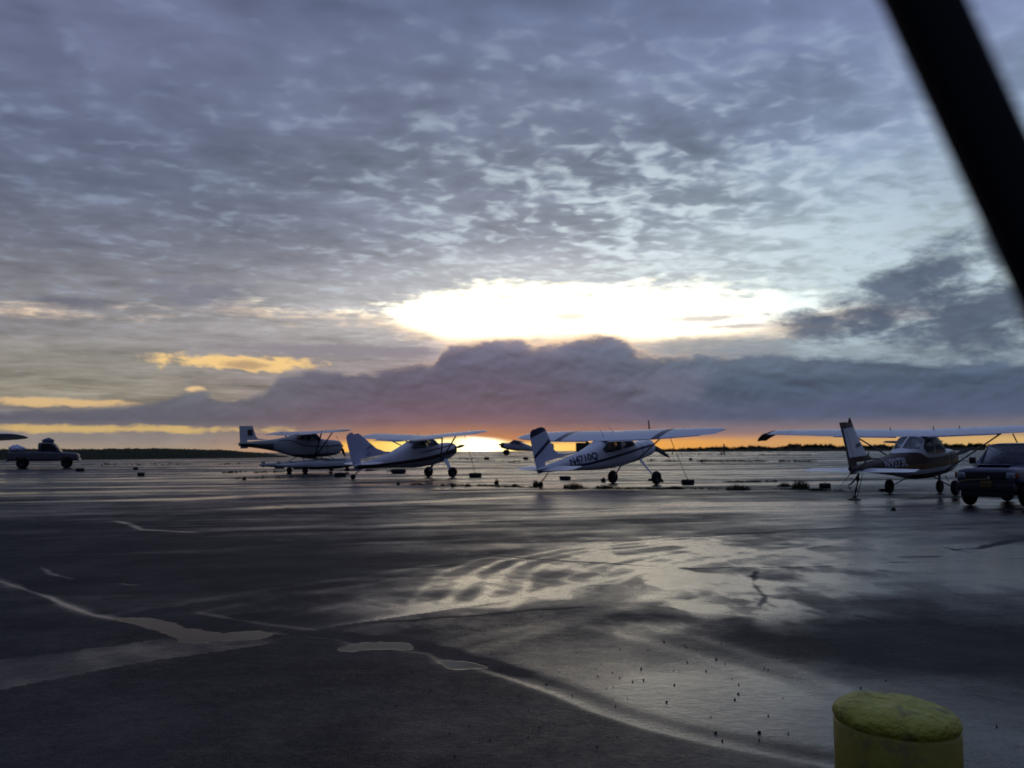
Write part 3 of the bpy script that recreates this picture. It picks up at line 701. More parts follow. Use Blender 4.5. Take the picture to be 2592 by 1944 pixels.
def side_text(txt, S, x0, z0, slope, size, m, parent, side=-1, name='registration', shear=0.0, sx=1.0, off=0.004, mirror=False):
    off = off + 0.006
    """lettering laid on the skin of the body; side -1 is the right-hand side (read nose to the right)"""
    cu = bpy.data.curves.new('t', 'FONT'); cu.body = txt; cu.size = size; cu.resolution_u = 3; cu.offset = size * 0.03; cu.shear = shear
    to = bpy.data.objects.new('t', cu); COL.objects.link(to)
    dg = bpy.context.evaluated_depsgraph_get(); dg.update(); me = bpy.data.meshes.new_from_object(to.evaluated_get(dg)); bpy.data.objects.remove(to)
    bm = bmesh.new(); bm.from_mesh(me); bmesh.ops.triangulate(bm, faces=bm.faces[:])
    bmesh.ops.subdivide_edges(bm, edges=[e for e in bm.edges if e.calc_length() > size * .25], cuts=2)
    for v in bm.verts:
        u, w = v.co.x * sx, v.co.y
        x = x0 + u * (1 if side < 0 else -1); z = z0 + w + slope * u
        v.co = (x, side * (hw_at(S, x, z) + off), z)
    bmesh.ops.triangulate(bm, faces=bm.faces[:])
    bm.to_mesh(me); bm.free()
    o = bpy.data.objects.new(name, me); COL.objects.link(o); me.materials.clear(); me.materials.append(m); o.parent = parent; return o
def paint(name, base, rules, rough=0.35, coat=0.1):
    """body paint: base colour overlaid with bands; rules: (function(t,x,y,z) -> mask 0..1, colour)"""
    m = bpy.data.materials.new(name); m.use_nodes = True; t = m.node_tree; b = t.nodes['Principled BSDF']
    V = X(t, t.nodes.new('ShaderNodeTexCoord').outputs['Object']); x, y, z = sep(t, V)
    n = noise(t, V, 3, 4, 0.55)
    c = mix(t, n.ss(0.3, 0.7), tuple(q * 0.93 for q in base), base)
    for fn, col in rules: c = mix(t, fn(t, x, y, z), c, col)
    gr = noise(t, V, 14, 5, 0.6); c = mix(t, gr.ss(0.55, 0.8) * 0.12, c, (0.10, 0.09, 0.08))
    t.links.new(c.s, b.inputs['Base Color']); t.links.new(n.ss(0.2, 0.8, rough - 0.08, rough + 0.1).s, b.inputs['Roughness'])
    b.inputs['Coat Weight'].default_value = coat; b.inputs['Coat Roughness'].default_value = 0.1
    return m
def band(lo, hi, soft=0.006): return lambda v: v.ss(lo - soft, lo + soft) * v.ss(hi + soft, hi - soft)
def pw_line(t, x, pts):
    xs = [p[0] for p in pts]; ys = [p[1] for p in pts]
    return curve(t, x.mx(xs[0]).mn(xs[-1]), pts, (xs[0], xs[-1]), (min(ys) - 0.3, max(ys) + 0.3))
def wing_pair(st, m, parent, camber=0.02, flap=None, mflap=None, ail=None, inc=0.0):
    for s in (1, -1):
        foil('wing', [(a, s * y, z, c, t) for a, y, z, c, t in st], m, parent, camber=camber, inc=inc)
        for nm, q in (('flap', flap), ('aileron', ail)):
            if not q: continue
            foil(nm, [(a, s * y, z - inc * .95, c, t) for a, y, z, c, t in q], mflap, parent, kind='rear', inc=inc)
# ---------- the white taildragger with blue bands (middle of the row)
def plane_c():
    pitch = D2R(10.8); scale = 1.055
    e = empty('taildragger_airplane', (5.74, 41.9, 0.0), (0, 0, 0), scale)
    e.rotation_euler = Matrix.Rotation(D2R(44.0), 3, 'Z').to_euler(); e.rotation_euler = (Matrix.Rotation(D2R(44.0), 3, 'Z') @ Matrix.Rotation(-pitch, 3, 'Y')).to_euler()
    S = interp([(1.42, 1.64, 1.26, .17, 2.2), (1.36, 1.72, 1.12, .34, 2.5), (.95, 1.78, 1.06, .50, 2.8), (.12, 1.84, 1.02, .55, 3.0), (-.15, 1.93, 1.01, .56, 3.0), (-.50, 2.28, 1.01, .57, 3.2), (-.85, 2.37, 1.01, .57, 3.4), (-1.9, 2.36, 1.07, .55, 3.2), (-2.45, 2.24, 1.14, .48, 2.8), (-3.3, 2.09, 1.29, .36, 2.5), (-4.4, 2.00, 1.50, .23, 2.2), (-5.5, 1.95, 1.68, .11, 2), (-5.95, 1.92, 1.78, .05, 2)], 5)
    blue = (0.010, 0.011, 0.05)
    stripe = [(-5.6, 1.80), (-4.2, 1.66), (-3.0, 1.56), (-1.5, 1.57), (0.0, 1.58), (1.5, 1.52)]
    mb = paint('white_and_blue_fuselage_paint', (0.64, 0.66, 0.74), [(lambda t, x, y, z: band(-.055, .055)(z - pw_line(t, x, stripe)), blue)])
    wins = []
    for s in (1, -1):
        y0, y1 = (0.25, 0.9) if s > 0 else (-0.9, -0.25)
        wins += [(rounded([(-.22, 1.82), (-.66, 2.23), (-1.18, 2.25), (-1.18, 1.79), (-.35, 1.79)]), y0, y1), (rounded([(-1.27, 1.79), (-1.27, 2.25), (-1.95, 2.22), (-2.40, 2.02), (-2.30, 1.84), (-1.8, 1.79)]), y0, y1)]
    wins.append((rounded([(.10, 1.88), (-.06, 2.12), (-.50, 2.44), (-.56, 2.29), (-.26, 1.91)], .03), -.40, .40))
    hull(S, wins, mb, e, 'fuselage', 0.12)
    v, f = loft(S[S[:, 0] >= 0.115]); part('cowling', v, f, mb, e)
    for y in (.27, -.27): seat(e, -.55, y, 1.35)
    for y in (.27, -.27): seat(e, -1.45, y, 1.35)
    mw = paint('white_wing_paint_with_blue_bands', (0.68, 0.70, 0.78), [(lambda t, x, y, z: band(2.46, 2.84)((y + 0.35).ab()), blue)])
    W = [(-.40, 0, 2.36, 1.76, .15), (-.40, .56, 2.37, 1.76, .15), (-.40, 2.6, 2.405, 1.76, .145), (-.53, 5.0, 2.455, 1.30, .12), (-.57, 5.25, 2.46, 1.16, .09), (-.62, 5.40, 2.455, 1.02, .06), (-.72, 5.46, 2.44, .77, .03)]
    wing_pair(W, mw, e, flap=[(-1.93, .62, 2.34, .34, .14), (-1.93, 2.6, 2.375, .34, .14)], mflap=white(), ail=[(-1.93, 2.66, 2.375, .30, .13), (-1.66, 4.95, 2.44, .2, .13)], inc=.03)
    for s in (1, -1):
        bar_('wing_strut', (-.75, s * 2.65, 2.40), (-.20, s * .50, 1.14), .13, .05, mat('strut_grey', (0.10, 0.10, 0.14), .4), e)
        foil('tailplane', [(-4.80, s * .05, 1.80, .64, .10), (-4.90, s * 1.42, 1.82, .46, .09), (-5.0, s * 1.52, 1.82, .32, .07)], white(), e, 'front')
        foil('elevator', [(-5.43, s * .08, 1.80, .46, .12), (-5.35, s * 1.42, 1.82, .38, .10), (-5.30, s * 1.56, 1.82, .24, .08)], paint('elevator_paint_%d' % s, (0.64, 0.66, 0.74), [(lambda t, x, y, z: x.ss(-5.78, -5.80), blue)]), e, 'rear')
        v = [];
        bar_('landing_gear_leg', (.05, s * .42, 1.10), (.0, s * 1.13, .31), .16, .05, white(), e, w2=.09, h2=.035)
        wheel(e, (0, s * 1.22, .29), .29, .22)
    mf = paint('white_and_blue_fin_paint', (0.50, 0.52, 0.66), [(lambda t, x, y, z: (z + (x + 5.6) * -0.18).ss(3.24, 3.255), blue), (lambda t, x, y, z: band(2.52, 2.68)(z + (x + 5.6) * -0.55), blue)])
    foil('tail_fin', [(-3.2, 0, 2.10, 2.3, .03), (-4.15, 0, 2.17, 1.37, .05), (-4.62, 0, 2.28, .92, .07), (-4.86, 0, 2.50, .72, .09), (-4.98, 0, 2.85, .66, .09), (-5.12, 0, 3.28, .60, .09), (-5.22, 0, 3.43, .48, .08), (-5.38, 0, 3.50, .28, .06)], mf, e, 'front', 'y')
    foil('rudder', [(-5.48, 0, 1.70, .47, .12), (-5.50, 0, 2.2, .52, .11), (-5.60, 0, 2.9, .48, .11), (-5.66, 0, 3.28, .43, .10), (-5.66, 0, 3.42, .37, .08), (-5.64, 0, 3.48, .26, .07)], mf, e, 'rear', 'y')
    side_text('N4710Q', S, -4.28, 1.715, -0.012, .40, mat('registration_blue', (0.02, 0.02, 0.06), .5), e, -1, sx=1.08)
    propeller(e, 1.44, 1.50, 1.12, 3, D2R(3), black())
    tz = 5.9 * math.tan(pitch)
    bar_('tailwheel_spring', (-5.3, 0, 1.68), (-5.86, 0, tz + .18), .05, .03, black(), e)
    wheel(e, (-5.88, 0, tz + .125), .125, .09, 'tailwheel')
    for x in (-1.0, -1.65): tube('antenna', [(x, .0 if x > -1.2 else .05, 2.44), (x - .10, 0, 2.62), (x - .26, 0, 2.80)], [.018, .012, .006], white(), e)
    bar_('exhaust_pipe', (.35, -.3, 1.10), (.2, -.32, .92), .06, .06, black(), e)
    tag(e, 'white high wing taildragger with blue bands on wings and fin, registration N4710Q', 'airplane')
    return e, S
def plane_b():
    pitch = D2R(9.4); e = empty('taildragger_airplane', (-4.28, 53.5, float(zg(-4.28, 53.5))), (0, 0, 0), 1.085)
    e.rotation_euler = (Matrix.Rotation(D2R(43.7), 3, 'Z') @ Matrix.Rotation(-pitch, 3, 'Y')).to_euler()
    S = interp([(1.12, 1.62, 1.26, .22, 2.2), (1.05, 1.72, 1.10, .40, 2.3), (.70, 1.82, .95, .50, 2.4), (.15, 1.86, .84, .52, 2.8), (-.10, 1.93, .82, .53, 3.0), (-.48, 2.28, .80, .53, 3.2), (-.85, 2.36, .80, .53, 3.2), (-1.7, 2.32, .84, .50, 3.0), (-2.3, 2.16, .94, .42, 2.7), (-3.2, 1.92, 1.10, .31, 2.4), (-4.3, 1.76, 1.28, .18, 2.2), (-5.2, 1.70, 1.42, .09, 2), (-5.5, 1.68, 1.5, .04, 2)], 5)
    mar = (0.030, 0.012, 0.016)
    st1 = [(-5.4, 1.55), (-4.0, 1.42), (-2.4, 1.30), (-1.0, 1.24), (0.2, 1.28), (1.2, 1.34)]
    mb = paint('white_and_maroon_fuselage_paint', (0.60, 0.61, 0.70), [
        (lambda t, x, y, z: ((z - pw_line(t, x, st1)) * -1.0).ss(.08, .10), (0.22, 0.22, 0.26)),
        (lambda t, x, y, z: (z - pw_line(t, x, st1)).ss(-.10, -.09) * (z - pw_line(t, x, st1) - (x + 5.4) * 0.022).ss(.02, .005), mar),
        (lambda t, x, y, z: band(1.60, 1.67)(z - (x + 1) * 0.03) * x.ss(-1.6, -1.2), mar),
        (lambda t, x, y, z: x.ss(.84, .86), mar)])
    wins = []
    for s in (1, -1):
        y0, y1 = (0.22, 0.9) if s > 0 else (-0.9, -0.22)
        wins += [(rounded([(-.20, 1.84), (-.60, 2.20), (-1.10, 2.20), (-1.10, 1.86)]), y0, y1), (rounded([(-1.17, 1.86), (-1.17, 2.20), (-1.72, 2.16), (-2.05, 2.0), (-1.95, 1.88)]), y0, y1)]
    wins.append((rounded([(.12, 1.90), (-.04, 2.15), (-.46, 2.42), (-.52, 2.28), (-.22, 1.93)], .03), -.38, .38))
    hull(S, wins, mb, e, 'fuselage', 0.15)
    v, f = loft(S[S[:, 0] >= 0.145]); part('cowling', v, f, mb, e)
    for y in (.25, -.25): seat(e, -.50, y, 1.28, h=.55)
    W = [(-.42, 0, 2.35, 1.58, .12), (-.42, .53, 2.37, 1.58, .12), (-.42, 3.9, 2.52, 1.56, .115), (-.45, 4.5, 2.545, 1.48, .10), (-.56, 4.9, 2.56, 1.26, .08), (-.74, 5.12, 2.565, .92, .05), (-.95, 5.22, 2.565, .5, .03)]
    wing_pair(W, white(), e, flap=[(-1.72, .60, 2.34, .52, .20), (-1.72, 2.7, 2.445, .52, .20)], mflap=mat('flap_grey', (0.30, 0.31, 0.38), .45))
    for s in (1, -1):
        bar_('wing_strut', (-.6, s * 2.5, 2.42), (-.15, s * .46, 1.0), .12, .045, mat('strut_grey', (0.10, 0.10, 0.14), .4), e)
        bar_('wing_strut', (-1.5, s * 2.4, 2.40), (-.20, s * .46, 1.0), .09, .035, mat('strut_grey', (0.10, 0.10, 0.14), .4), e)
        foil('tailplane', [(-4.30, s * .05, 1.66, .62, .08), (-4.45, s * 1.25, 1.67, .44, .07), (-4.65, s * 1.5, 1.67, .24, .05)], paint('tailplane_paint_%d' % s, (0.56, 0.57, 0.68), [(lambda t, x, y, z: (x + y.ab() * 0.14).ss(-4.45, -4.42), mar)]), e, 'front')
        foil('elevator', [(-4.93, s * .07, 1.66, .46, .10), (-4.90, s * 1.25, 1.67, .38, .08), (-4.90, s * 1.52, 1.67, .18, .06)], white(), e, 'rear')
        bar_('landing_gear_leg', (.12, s * .40, 1.0), (.0, s * .96, .34), .34, .07, white(), e, w2=.14, h2=.05)
        wheel(e, (0, s * 1.05, .29), .29, .23)
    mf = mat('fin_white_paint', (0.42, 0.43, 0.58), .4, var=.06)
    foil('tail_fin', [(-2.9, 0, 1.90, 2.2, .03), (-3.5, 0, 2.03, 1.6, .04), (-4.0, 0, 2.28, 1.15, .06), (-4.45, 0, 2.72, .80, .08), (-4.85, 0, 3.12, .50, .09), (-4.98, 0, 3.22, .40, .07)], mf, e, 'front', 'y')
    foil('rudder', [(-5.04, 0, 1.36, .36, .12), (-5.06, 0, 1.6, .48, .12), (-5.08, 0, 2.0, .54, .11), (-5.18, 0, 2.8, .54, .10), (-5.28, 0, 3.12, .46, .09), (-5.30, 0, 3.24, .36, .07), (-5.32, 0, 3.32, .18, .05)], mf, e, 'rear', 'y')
    fm = mat('fin_script_grey', (0.14, 0.13, 0.22), .5)
    for (x, z, w, h, tl) in ((-4.45, 2.42, .36, .07, .12), (-4.55, 2.08, .30, .05, .1)):
        P = [(x + w * (k / 6) - w / 2, z + tl * (k / 6 - .5) + (h / 2 if k % 2 else h * .35)) for k in range(7)] + [(x + w * (k / 6) - w / 2, z + tl * (k / 6 - .5) - h / 2) for k in range(6, -1, -1)]
        v, f = prism(P, -.062, -.055); part('fin_lettering', v, f, fm, e, False)
    propeller(e, 1.14, 1.44, .95, 2, D2R(82), black(), .13)
    tz = 5.66 * math.tan(pitch)
    bar_('tailwheel_spring', (-5.0, 0, 1.42), (-5.62, 0, tz + .2), .06, .03, black(), e)
    wheel(e, (-5.64, 0, tz + .14), .14, .10, 'tailwheel')
    for y, x in ((.5, -.8), (-.9, -.9)): tube('antenna', [(x, y, 2.48), (x - .05, y, 2.64)], [.012, .006], white(), e)
    tag(e, 'white high wing taildragger with tall pointed fin and dark stripe along its side', 'airplane')
    return e
def plane_d():
    e = empty('tricycle_gear_airplane', (14.0, 30.6, 0.0), (0, 0, 0), 0.96)
    e.rotation_euler = (Matrix.Rotation(D2R(44.5), 3, 'Z') @ Matrix.Rotation(-D2R(3.0), 3, 'Y')).to_euler()
    S = interp([(2.75, 1.34, 1.02, .20, 2.2), (2.68, 1.42, .90, .36, 2.4), (2.3, 1.50, .72, .50, 2.8), (1.45, 1.56, .62, .56, 3.0), (1.15, 1.66, .60, .57, 3.0), (.75, 2.05, .58, .57, 3.2), (.35, 2.18, .57, .57, 3.4), (-.7, 2.14, .60, .55, 3.2), (-1.15, 1.98, .66, .50, 2.8), (-1.75, 1.68, .76, .43, 2.5), (-2.6, 1.55, .88, .33, 2.3), (-4.0, 1.45, 1.06, .20, 2.2), (-5.2, 1.38, 1.20, .10, 2), (-5.6, 1.36, 1.24, .06, 2)], 5)
    mar = (0.024, 0.004, 0.004); gold = (0.13, 0.07, 0.006); w_ = (0.60, 0.62, 0.66)
    l1 = [(-5.6, 1.50), (-3.0, 1.56), (-2.0, 1.60), (-1.3, 1.56), (-.6, 1.36), (.4, 1.33), (1.4, 1.42), (2.8, 1.45)]
    l2 = [(-5.6, 1.18), (-3.5, 1.15), (-1.5, 1.16), (0, 1.15), (1.4, 1.16), (2.8, 1.18)]
    def und(t, x, z, l): return (z - pw_line(t, x, l)).ss(.008, -.008)
    mb = paint('maroon_gold_white_fuselage_paint', w_, [
        (lambda t, x, y, z: und(t, x, z, l1) * (z - pw_line(t, x, l2)).ss(-.008, .008), mar),
        (lambda t, x, y, z: und(t, x, z, l2) * (z - pw_line(t, x, l2)).ss(-.20, -.185) * x.ss(-3.0, -2.9), gold),
        (lambda t, x, y, z: z.ss(.82, .80) * x.ss(-1.6, -1.5) + (z - x * -0.02).ss(1.0, .99) * x.ss(-2.8, -2.9) * 0.0, mar)], 0.5, 0.0)
    wins = []
    for s in (1, -1):
        y0, y1 = (0.22, 0.9) if s > 0 else (-0.9, -0.22)
        wins += [(rounded([(.95, 1.50), (.60, 1.95), (-.02, 1.98), (-.02, 1.46), (.85, 1.46)]), y0, y1), (rounded([(-.12, 1.46), (-.12, 1.98), (-.70, 1.94), (-.95, 1.72), (-.75, 1.50)]), y0, y1)]
    wins.append((rounded([(1.38, 1.62), (1.1, 1.9), (.76, 2.2), (.70, 2.05), (1.08, 1.66)], .03), -.42, .42))
    wins.append((rounded([(-.80, 1.66), (-.80, 2.06), (-1.0, 2.2), (-1.75, 1.90), (-1.58, 1.70)], .03), -.46, -.03)); wins.append((rounded([(-.80, 1.66), (-.80, 2.06), (-1.0, 2.2), (-1.75, 1.90), (-1.58, 1.70)], .03), .03, .46))
    hull(S, wins, mb, e, 'fuselage', 1.45)
    v, f = loft(S[S[:, 0] >= 1.445]); part('cowling', v, f, mb, e)
    for y in (.27, -.27): seat(e, .45, y, 1.0, h=.78); seat(e, -.4, y, 1.02, h=.66)
    mfl = mat('flap_blue_grey', (0.26, 0.29, 0.42), .45, var=.1)
    W = [(.96, 0, 2.15, 1.72, .15), (.96, .57, 2.165, 1.72, .15), (.96, 2.7, 2.22, 1.72, .14), (.84, 5.4, 2.30, 1.32, .12), (.80, 5.75, 2.30, 1.22, .11)]
    wt = paint('white_wing_paint_with_grey_tip_band', (0.68, 0.70, 0.76), [(lambda t, x, y, z: y.ab().ss(4.75, 4.8) * y.ab().ss(5.5, 5.4) * 0.5, (0.38, 0.42, 0.52))])
    wing_pair(W, wt, e, flap=[(-.42, .62, 2.14, .46, .24), (-.42, 2.8, 2.20, .46, .24)], mflap=mfl, inc=.06, ail=[(-.50, 2.9, 2.215, .24, .12), (-.28, 5.35, 2.30, .18, .12)])
    for s in (1, -1):
        foil('drooped_wing_tip', [(.80, s * 5.75, 2.30, 1.22, .11), (.78, s * 5.92, 2.26, 1.24, .10), (.70, s * 6.02, 2.17, 1.18, .09), (.45, s * 6.08, 2.08, .98, .06), (.15, s * 6.10, 1.98, .70, .03)], mat('dark_maroon_tip', (0.03, 0.010, 0.010), .4), e, camber=.02)
        bar_('wing_strut', (.45, s * 2.7, 2.20), (.75, s * .52, .76), .12, .05, mat('strut_dark', (0.05, 0.045, 0.05), .4), e)
        foil('tailplane', [(-4.35, s * .05, 1.22, .72, .09), (-4.55, s * 1.70, 1.22, .45, .08), (-4.65, s * 1.76, 1.22, .32, .06)], mat('tailplane_white', (0.66, 0.68, 0.74), .35, var=.06), e, 'front', inc=.08)
        foil('elevator', [(-5.06, s * .07, 1.185, .42, .11), (-4.99, s * 1.70, 1.20, .36, .09), (-4.98, s * 1.80, 1.20, .26, .08)], mat('tailplane_white', (0.66, 0.68, 0.74), .35), e, 'rear')
        bar_('landing_gear_leg', (.05, s * .38, .66), (.0, s * 1.06, .28), .13, .045, mat('strut_dark', (0.05, 0.045, 0.05), .4), e, w2=.07, h2=.035)
        wheel(e, (0, s * 1.14, .265), .265, .20)
    bar_('nose_gear_leg', (1.75, 0, .72), (1.72, 0, .18), .09, .09, mat('strut_dark', (0.05, 0.045, 0.05), .4), e)
    wheel(e, (1.72, 0, .145), .235, .17, 'nose_wheel')
    bar_('belly_step', (.9, -.5, .62), (.85, -.62, .42), .04, .03, black(), e)
    mf = paint('white_and_maroon_fin_paint', (0.62, 0.64, 0.68), [(lambda t, x, y, z: z.ss(2.58, 2.59), mar), (lambda t, x, y, z: z.ss(1.66, 1.65), mar)])
    foil('tail_fin', [(-2.75, 0, 1.48, 2.5, .02), (-3.9, 0, 1.55, 1.40, .05), (-4.30, 0, 1.68, 1.06, .07), (-4.62, 0, 1.96, .86, .08), (-5.18, 0, 2.62, .60, .09), (-5.26, 0, 2.76, .56, .07)], mf, e, 'front', 'y')
    mr = paint('rudder_paint', (0.62, 0.64, 0.68), [(lambda t, x, y, z: (x * -1.0 + (z - 1.2) * -0.34).ss(5.44, 5.455), mar), (lambda t, x, y, z: z.ss(2.56, 2.57), mar), (lambda t, x, y, z: z.ss(1.66, 1.65), mar)])
    foil('rudder', [(-5.10, 0, 1.12, .50, .12), (-5.16, 0, 1.6, .56, .11), (-5.48, 0, 2.35, .50, .11), (-5.72, 0, 2.77, .44, .10)], mr, e, 'rear', 'y')
    lathe('beacon', [(.05, 0), (.05, .05), (.03, .12), (.005, .16)], 14, (mat('red_beacon', (0.12, 0.01, 0.01), .3),), e, fn=lambda x, y, z: (x - 5.42, y, z + 2.75))
    v, f = prism([(-5.16, 1.94), (-4.84, 1.98), (-4.82, 2.07), (-4.90, 2.04), (-4.92, 2.10), (-5.13, 2.05)], -.058, -.052); part('fin_emblem', v, f, mat('fin_emblem_grey', (0.09, 0.10, 0.14), .5), e, False)
    side_text('N9273L', S, -3.55, 1.17, 0.004, .40, mat('registration_white', (0.38, 0.40, 0.44), .5), e, -1, sx=1.12, off=.006)
    propeller(e, 2.77, 1.18, .93, 2, D2R(70), black(), .13)
    for x, y in ((.1, -.5), (-.2, .9), (.3, -1.3)): tube('antenna', [(x, y, 2.30), (x - .03, y, 2.42)], [.02, .012], black(), e)
    tag(e, 'maroon gold and white nose wheel airplane beside the dark blue truck, white letters N9273L', 'airplane')
    return e
def plane_a():
    g = zg(-14.2, 64.2); e = empty('float_plane', (-14.25, 64.2, float(g) - .26), (0, 0, 0), 1.0)
    e.rotation_euler = (Matrix.Rotation(D2R(42), 3, 'Z') @ Matrix.Rotation(-D2R(1.5), 3, 'Y')).to_euler()
    S = interp([(2.15, 2.35, 1.80, .24, 2.3), (2.08, 2.45, 1.62, .40, 2.4), (1.6, 2.55, 1.45, .50, 2.7), (.75, 2.62, 1.36, .53, 3), (.45, 2.72, 1.35, .53, 3), (.1, 3.05, 1.34, .53, 3.2), (-.3, 3.12, 1.34, .53, 3.2), (-1.3, 3.08, 1.38, .50, 3), (-2.0, 2.90, 1.55, .42, 2.7), (-3.0, 2.72, 1.85, .31, 2.4), (-4.3, 2.62, 2.10, .19, 2.2), (-5.4, 2.56, 2.25, .09, 2), (-5.7, 2.54, 2.3, .05, 2)], 5)
    dk = (0.05, 0.05, 0.06)
    l = [(-5.6, 2.42), (-3.6, 2.40), (-2.4, 2.62), (-1.8, 2.50), (-1.0, 2.22), (.5, 2.10), (2.2, 2.20)]
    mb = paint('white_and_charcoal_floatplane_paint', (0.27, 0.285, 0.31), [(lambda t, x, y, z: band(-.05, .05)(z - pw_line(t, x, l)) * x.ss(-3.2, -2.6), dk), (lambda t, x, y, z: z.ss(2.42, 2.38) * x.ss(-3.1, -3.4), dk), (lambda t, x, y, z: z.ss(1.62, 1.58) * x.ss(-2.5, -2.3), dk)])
    wins = []
    for s in (1, -1):
        y0, y1 = (0.22, 0.9) if s > 0 else (-0.9, -0.22)
        wins += [(rounded([(.35, 2.52), (-.02, 2.94), (-.45, 2.94), (-.45, 2.50)]), y0, y1), (rounded([(-.53, 2.56), (-.53, 2.93), (-1.0, 2.93), (-1.0, 2.56)]), y0, y1), (rounded([(-1.08, 2.60), (-1.08, 2.92), (-1.45, 2.88), (-1.62, 2.66)]), y0, y1)]
    wins.append((rounded([(.70, 2.66), (.5, 2.9), (.06, 3.2), (.02, 3.02), (.40, 2.70)], .03), -.38, .38))
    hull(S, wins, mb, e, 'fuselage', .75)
    v, f = loft(S[S[:, 0] >= .745]); part('cowling', v, f, mb, e)
    for y in (.25, -.25): seat(e, .05, y, 1.95, h=.7)
    W = [(.15, 0, 3.08, 1.65, .13), (.15, .5, 3.08, 1.65, .13), (.15, 4.2, 3.14, 1.63, .12), (.08, 4.9, 3.15, 1.48, .10), (-.08, 5.2, 3.15, 1.18, .07), (-.3, 5.35, 3.15, .7, .03)]
    wing_pair(W, mat('floatplane_wing_white', (0.50, 0.52, 0.58), .4, var=.08), e, inc=.09, flap=[(-1.25, .6, 3.06, .42, .16), (-1.25, 2.6, 3.10, .42, .16)], mflap=mat('flap_grey', (0.30, 0.31, 0.38), .45))
    for s in (1, -1):
        for q in ((-.1, -.05), (-1.0, -.15)): bar_('wing_strut', (q[0], s * 2.9, 3.18), (q[1], s * .48, 1.50), .11, .05, black(), e)
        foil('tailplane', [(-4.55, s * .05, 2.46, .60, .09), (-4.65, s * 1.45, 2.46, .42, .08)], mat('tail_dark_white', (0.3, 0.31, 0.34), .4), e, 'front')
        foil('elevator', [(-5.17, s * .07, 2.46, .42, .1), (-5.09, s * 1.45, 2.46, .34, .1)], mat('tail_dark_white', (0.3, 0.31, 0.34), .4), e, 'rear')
        # float hull
        F = interp([(3.0, 1.02, .86, .06, 2.2), (2.8, 1.06, .62, .20, 2.4), (2.0, 1.08, .42, .33, 2.6), (.6, 1.06, .36, .36, 2.6), (-.9, 1.00, .38, .35, 2.6), (-1.0, 1.00, .50, .35, 2.6), (-2.4, .92, .58, .28, 2.4), (-3.6, .88, .74, .10, 2.2)], 4)
        F[:, 1] += .12; F[:, 2] += .12
        v, f = loft(F, 28); v = [(a, b + s * 1.15, c) for a, b, c in v]
        fm = paint('float_paint_%d' % s, (0.50, 0.53, 0.58), [(lambda t, x, y, z: z.ss(1.02, 1.06) * x.ss(-.4, .2) * x.ss(2.2, 1.6), (0.02, 0.04, 0.045)), (lambda t, x, y, z: z.ss(.72, .69), (0.03, 0.03, 0.035))])
        fo = part('float', v, f, fm, e)
        v, f = prism(rounded([(-3.45, .75), (-3.25, .75), (-3.2, 1.15), (-3.5, 1.15)], .04), s * 1.15 - .015, s * 1.15 + .015); part('water_rudder', v, f, mat('tail_dark_white', (0.3, 0.31, 0.34), .4), fo, False)
        for x, r in ((-1.35, .22), (2.05, .16)): 
            wheel(e, (x, s * 1.15, r + .24), r, .16)
            bar_('wheel_strut', (x, s * 1.15, r + .24), (x, s * 1.15, .75), .08, .06, black(), e)
        for x0, x1 in ((1.2, .9), (-1.4, -1.1), (1.2, -1.1)): bar_('float_strut', (x0, s * 1.10, 1.12), (x1, s * .42, 1.42), .08, .04, black(), e)
    for x in (1.2, -1.4): bar_('spreader_bar', (x, -1.1, 1.04), (x, 1.1, 1.04), .09, .06, black(), e)
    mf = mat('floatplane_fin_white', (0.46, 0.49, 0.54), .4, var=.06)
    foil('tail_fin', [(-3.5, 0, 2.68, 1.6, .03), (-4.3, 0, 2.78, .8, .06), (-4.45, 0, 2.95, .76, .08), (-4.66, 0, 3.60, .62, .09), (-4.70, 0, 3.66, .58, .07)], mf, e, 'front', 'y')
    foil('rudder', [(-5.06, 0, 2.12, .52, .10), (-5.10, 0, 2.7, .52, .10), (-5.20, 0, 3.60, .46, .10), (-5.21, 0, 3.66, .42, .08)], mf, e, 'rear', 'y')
    v, f = prism(rounded([(-5.06, 2.98), (-4.70, 2.98), (-4.72, 3.40), (-5.08, 3.40)], .06), -.060, -.05); part('fin_emblem', v, f, mat('dark_emblem', (0.02, 0.022, 0.03), .5), e, False)
    propeller(e, 2.17, 2.10, 1.0, 2, D2R(-38), black(), .13, black())
    tag(e, 'white airplane on amphibious floats with squared fin bearing a dark emblem', 'airplane')
    return e
pa = plane_a(); pb = plane_b(); pc, SC = plane_c(); pd = plane_d()
# ------------------------------------------------------------ road vehicles
def rbox(name, c, d, m, parent, bev=0.02, seg=2, rot=None):
    bm = bmesh.new(); bmesh.ops.create_cube(bm, size=1); bmesh.ops.scale(bm, vec=d, verts=bm.verts); 
    if bev: bmesh.ops.bevel(bm, geom=bm.edges[:], offset=min(bev, min(d) * .45), segments=seg, affect='EDGES', profile=.6)
    if rot: bmesh.ops.rotate(bm, matrix=rot, verts=bm.verts)
    bmesh.ops.translate(bm, vec=c, verts=bm.verts)
    me = bpy.data.meshes.new(name); bm.to_mesh(me); bm.free(); me.materials.append(m); o = bpy.data.objects.new(name, me); COL.objects.link(o); o.parent = parent; sharp(me, 40); return o
def body_from_profile(name, top, bot, hws, m, parent, arches=(), e_=6.0):
    """loft along x; top/bot/hws: lists (x, value)"""
    xs = sorted(set([round(p[0], 3) for p in top + bot + hws]))
    fx = lambda L, x: float(np.interp(x, [p[0] for p in L], [p[1] for p in L]))
    S = np.array([(x, fx(top, x), fx(bot, x), fx(hws, x), e_) for x in xs]); return S
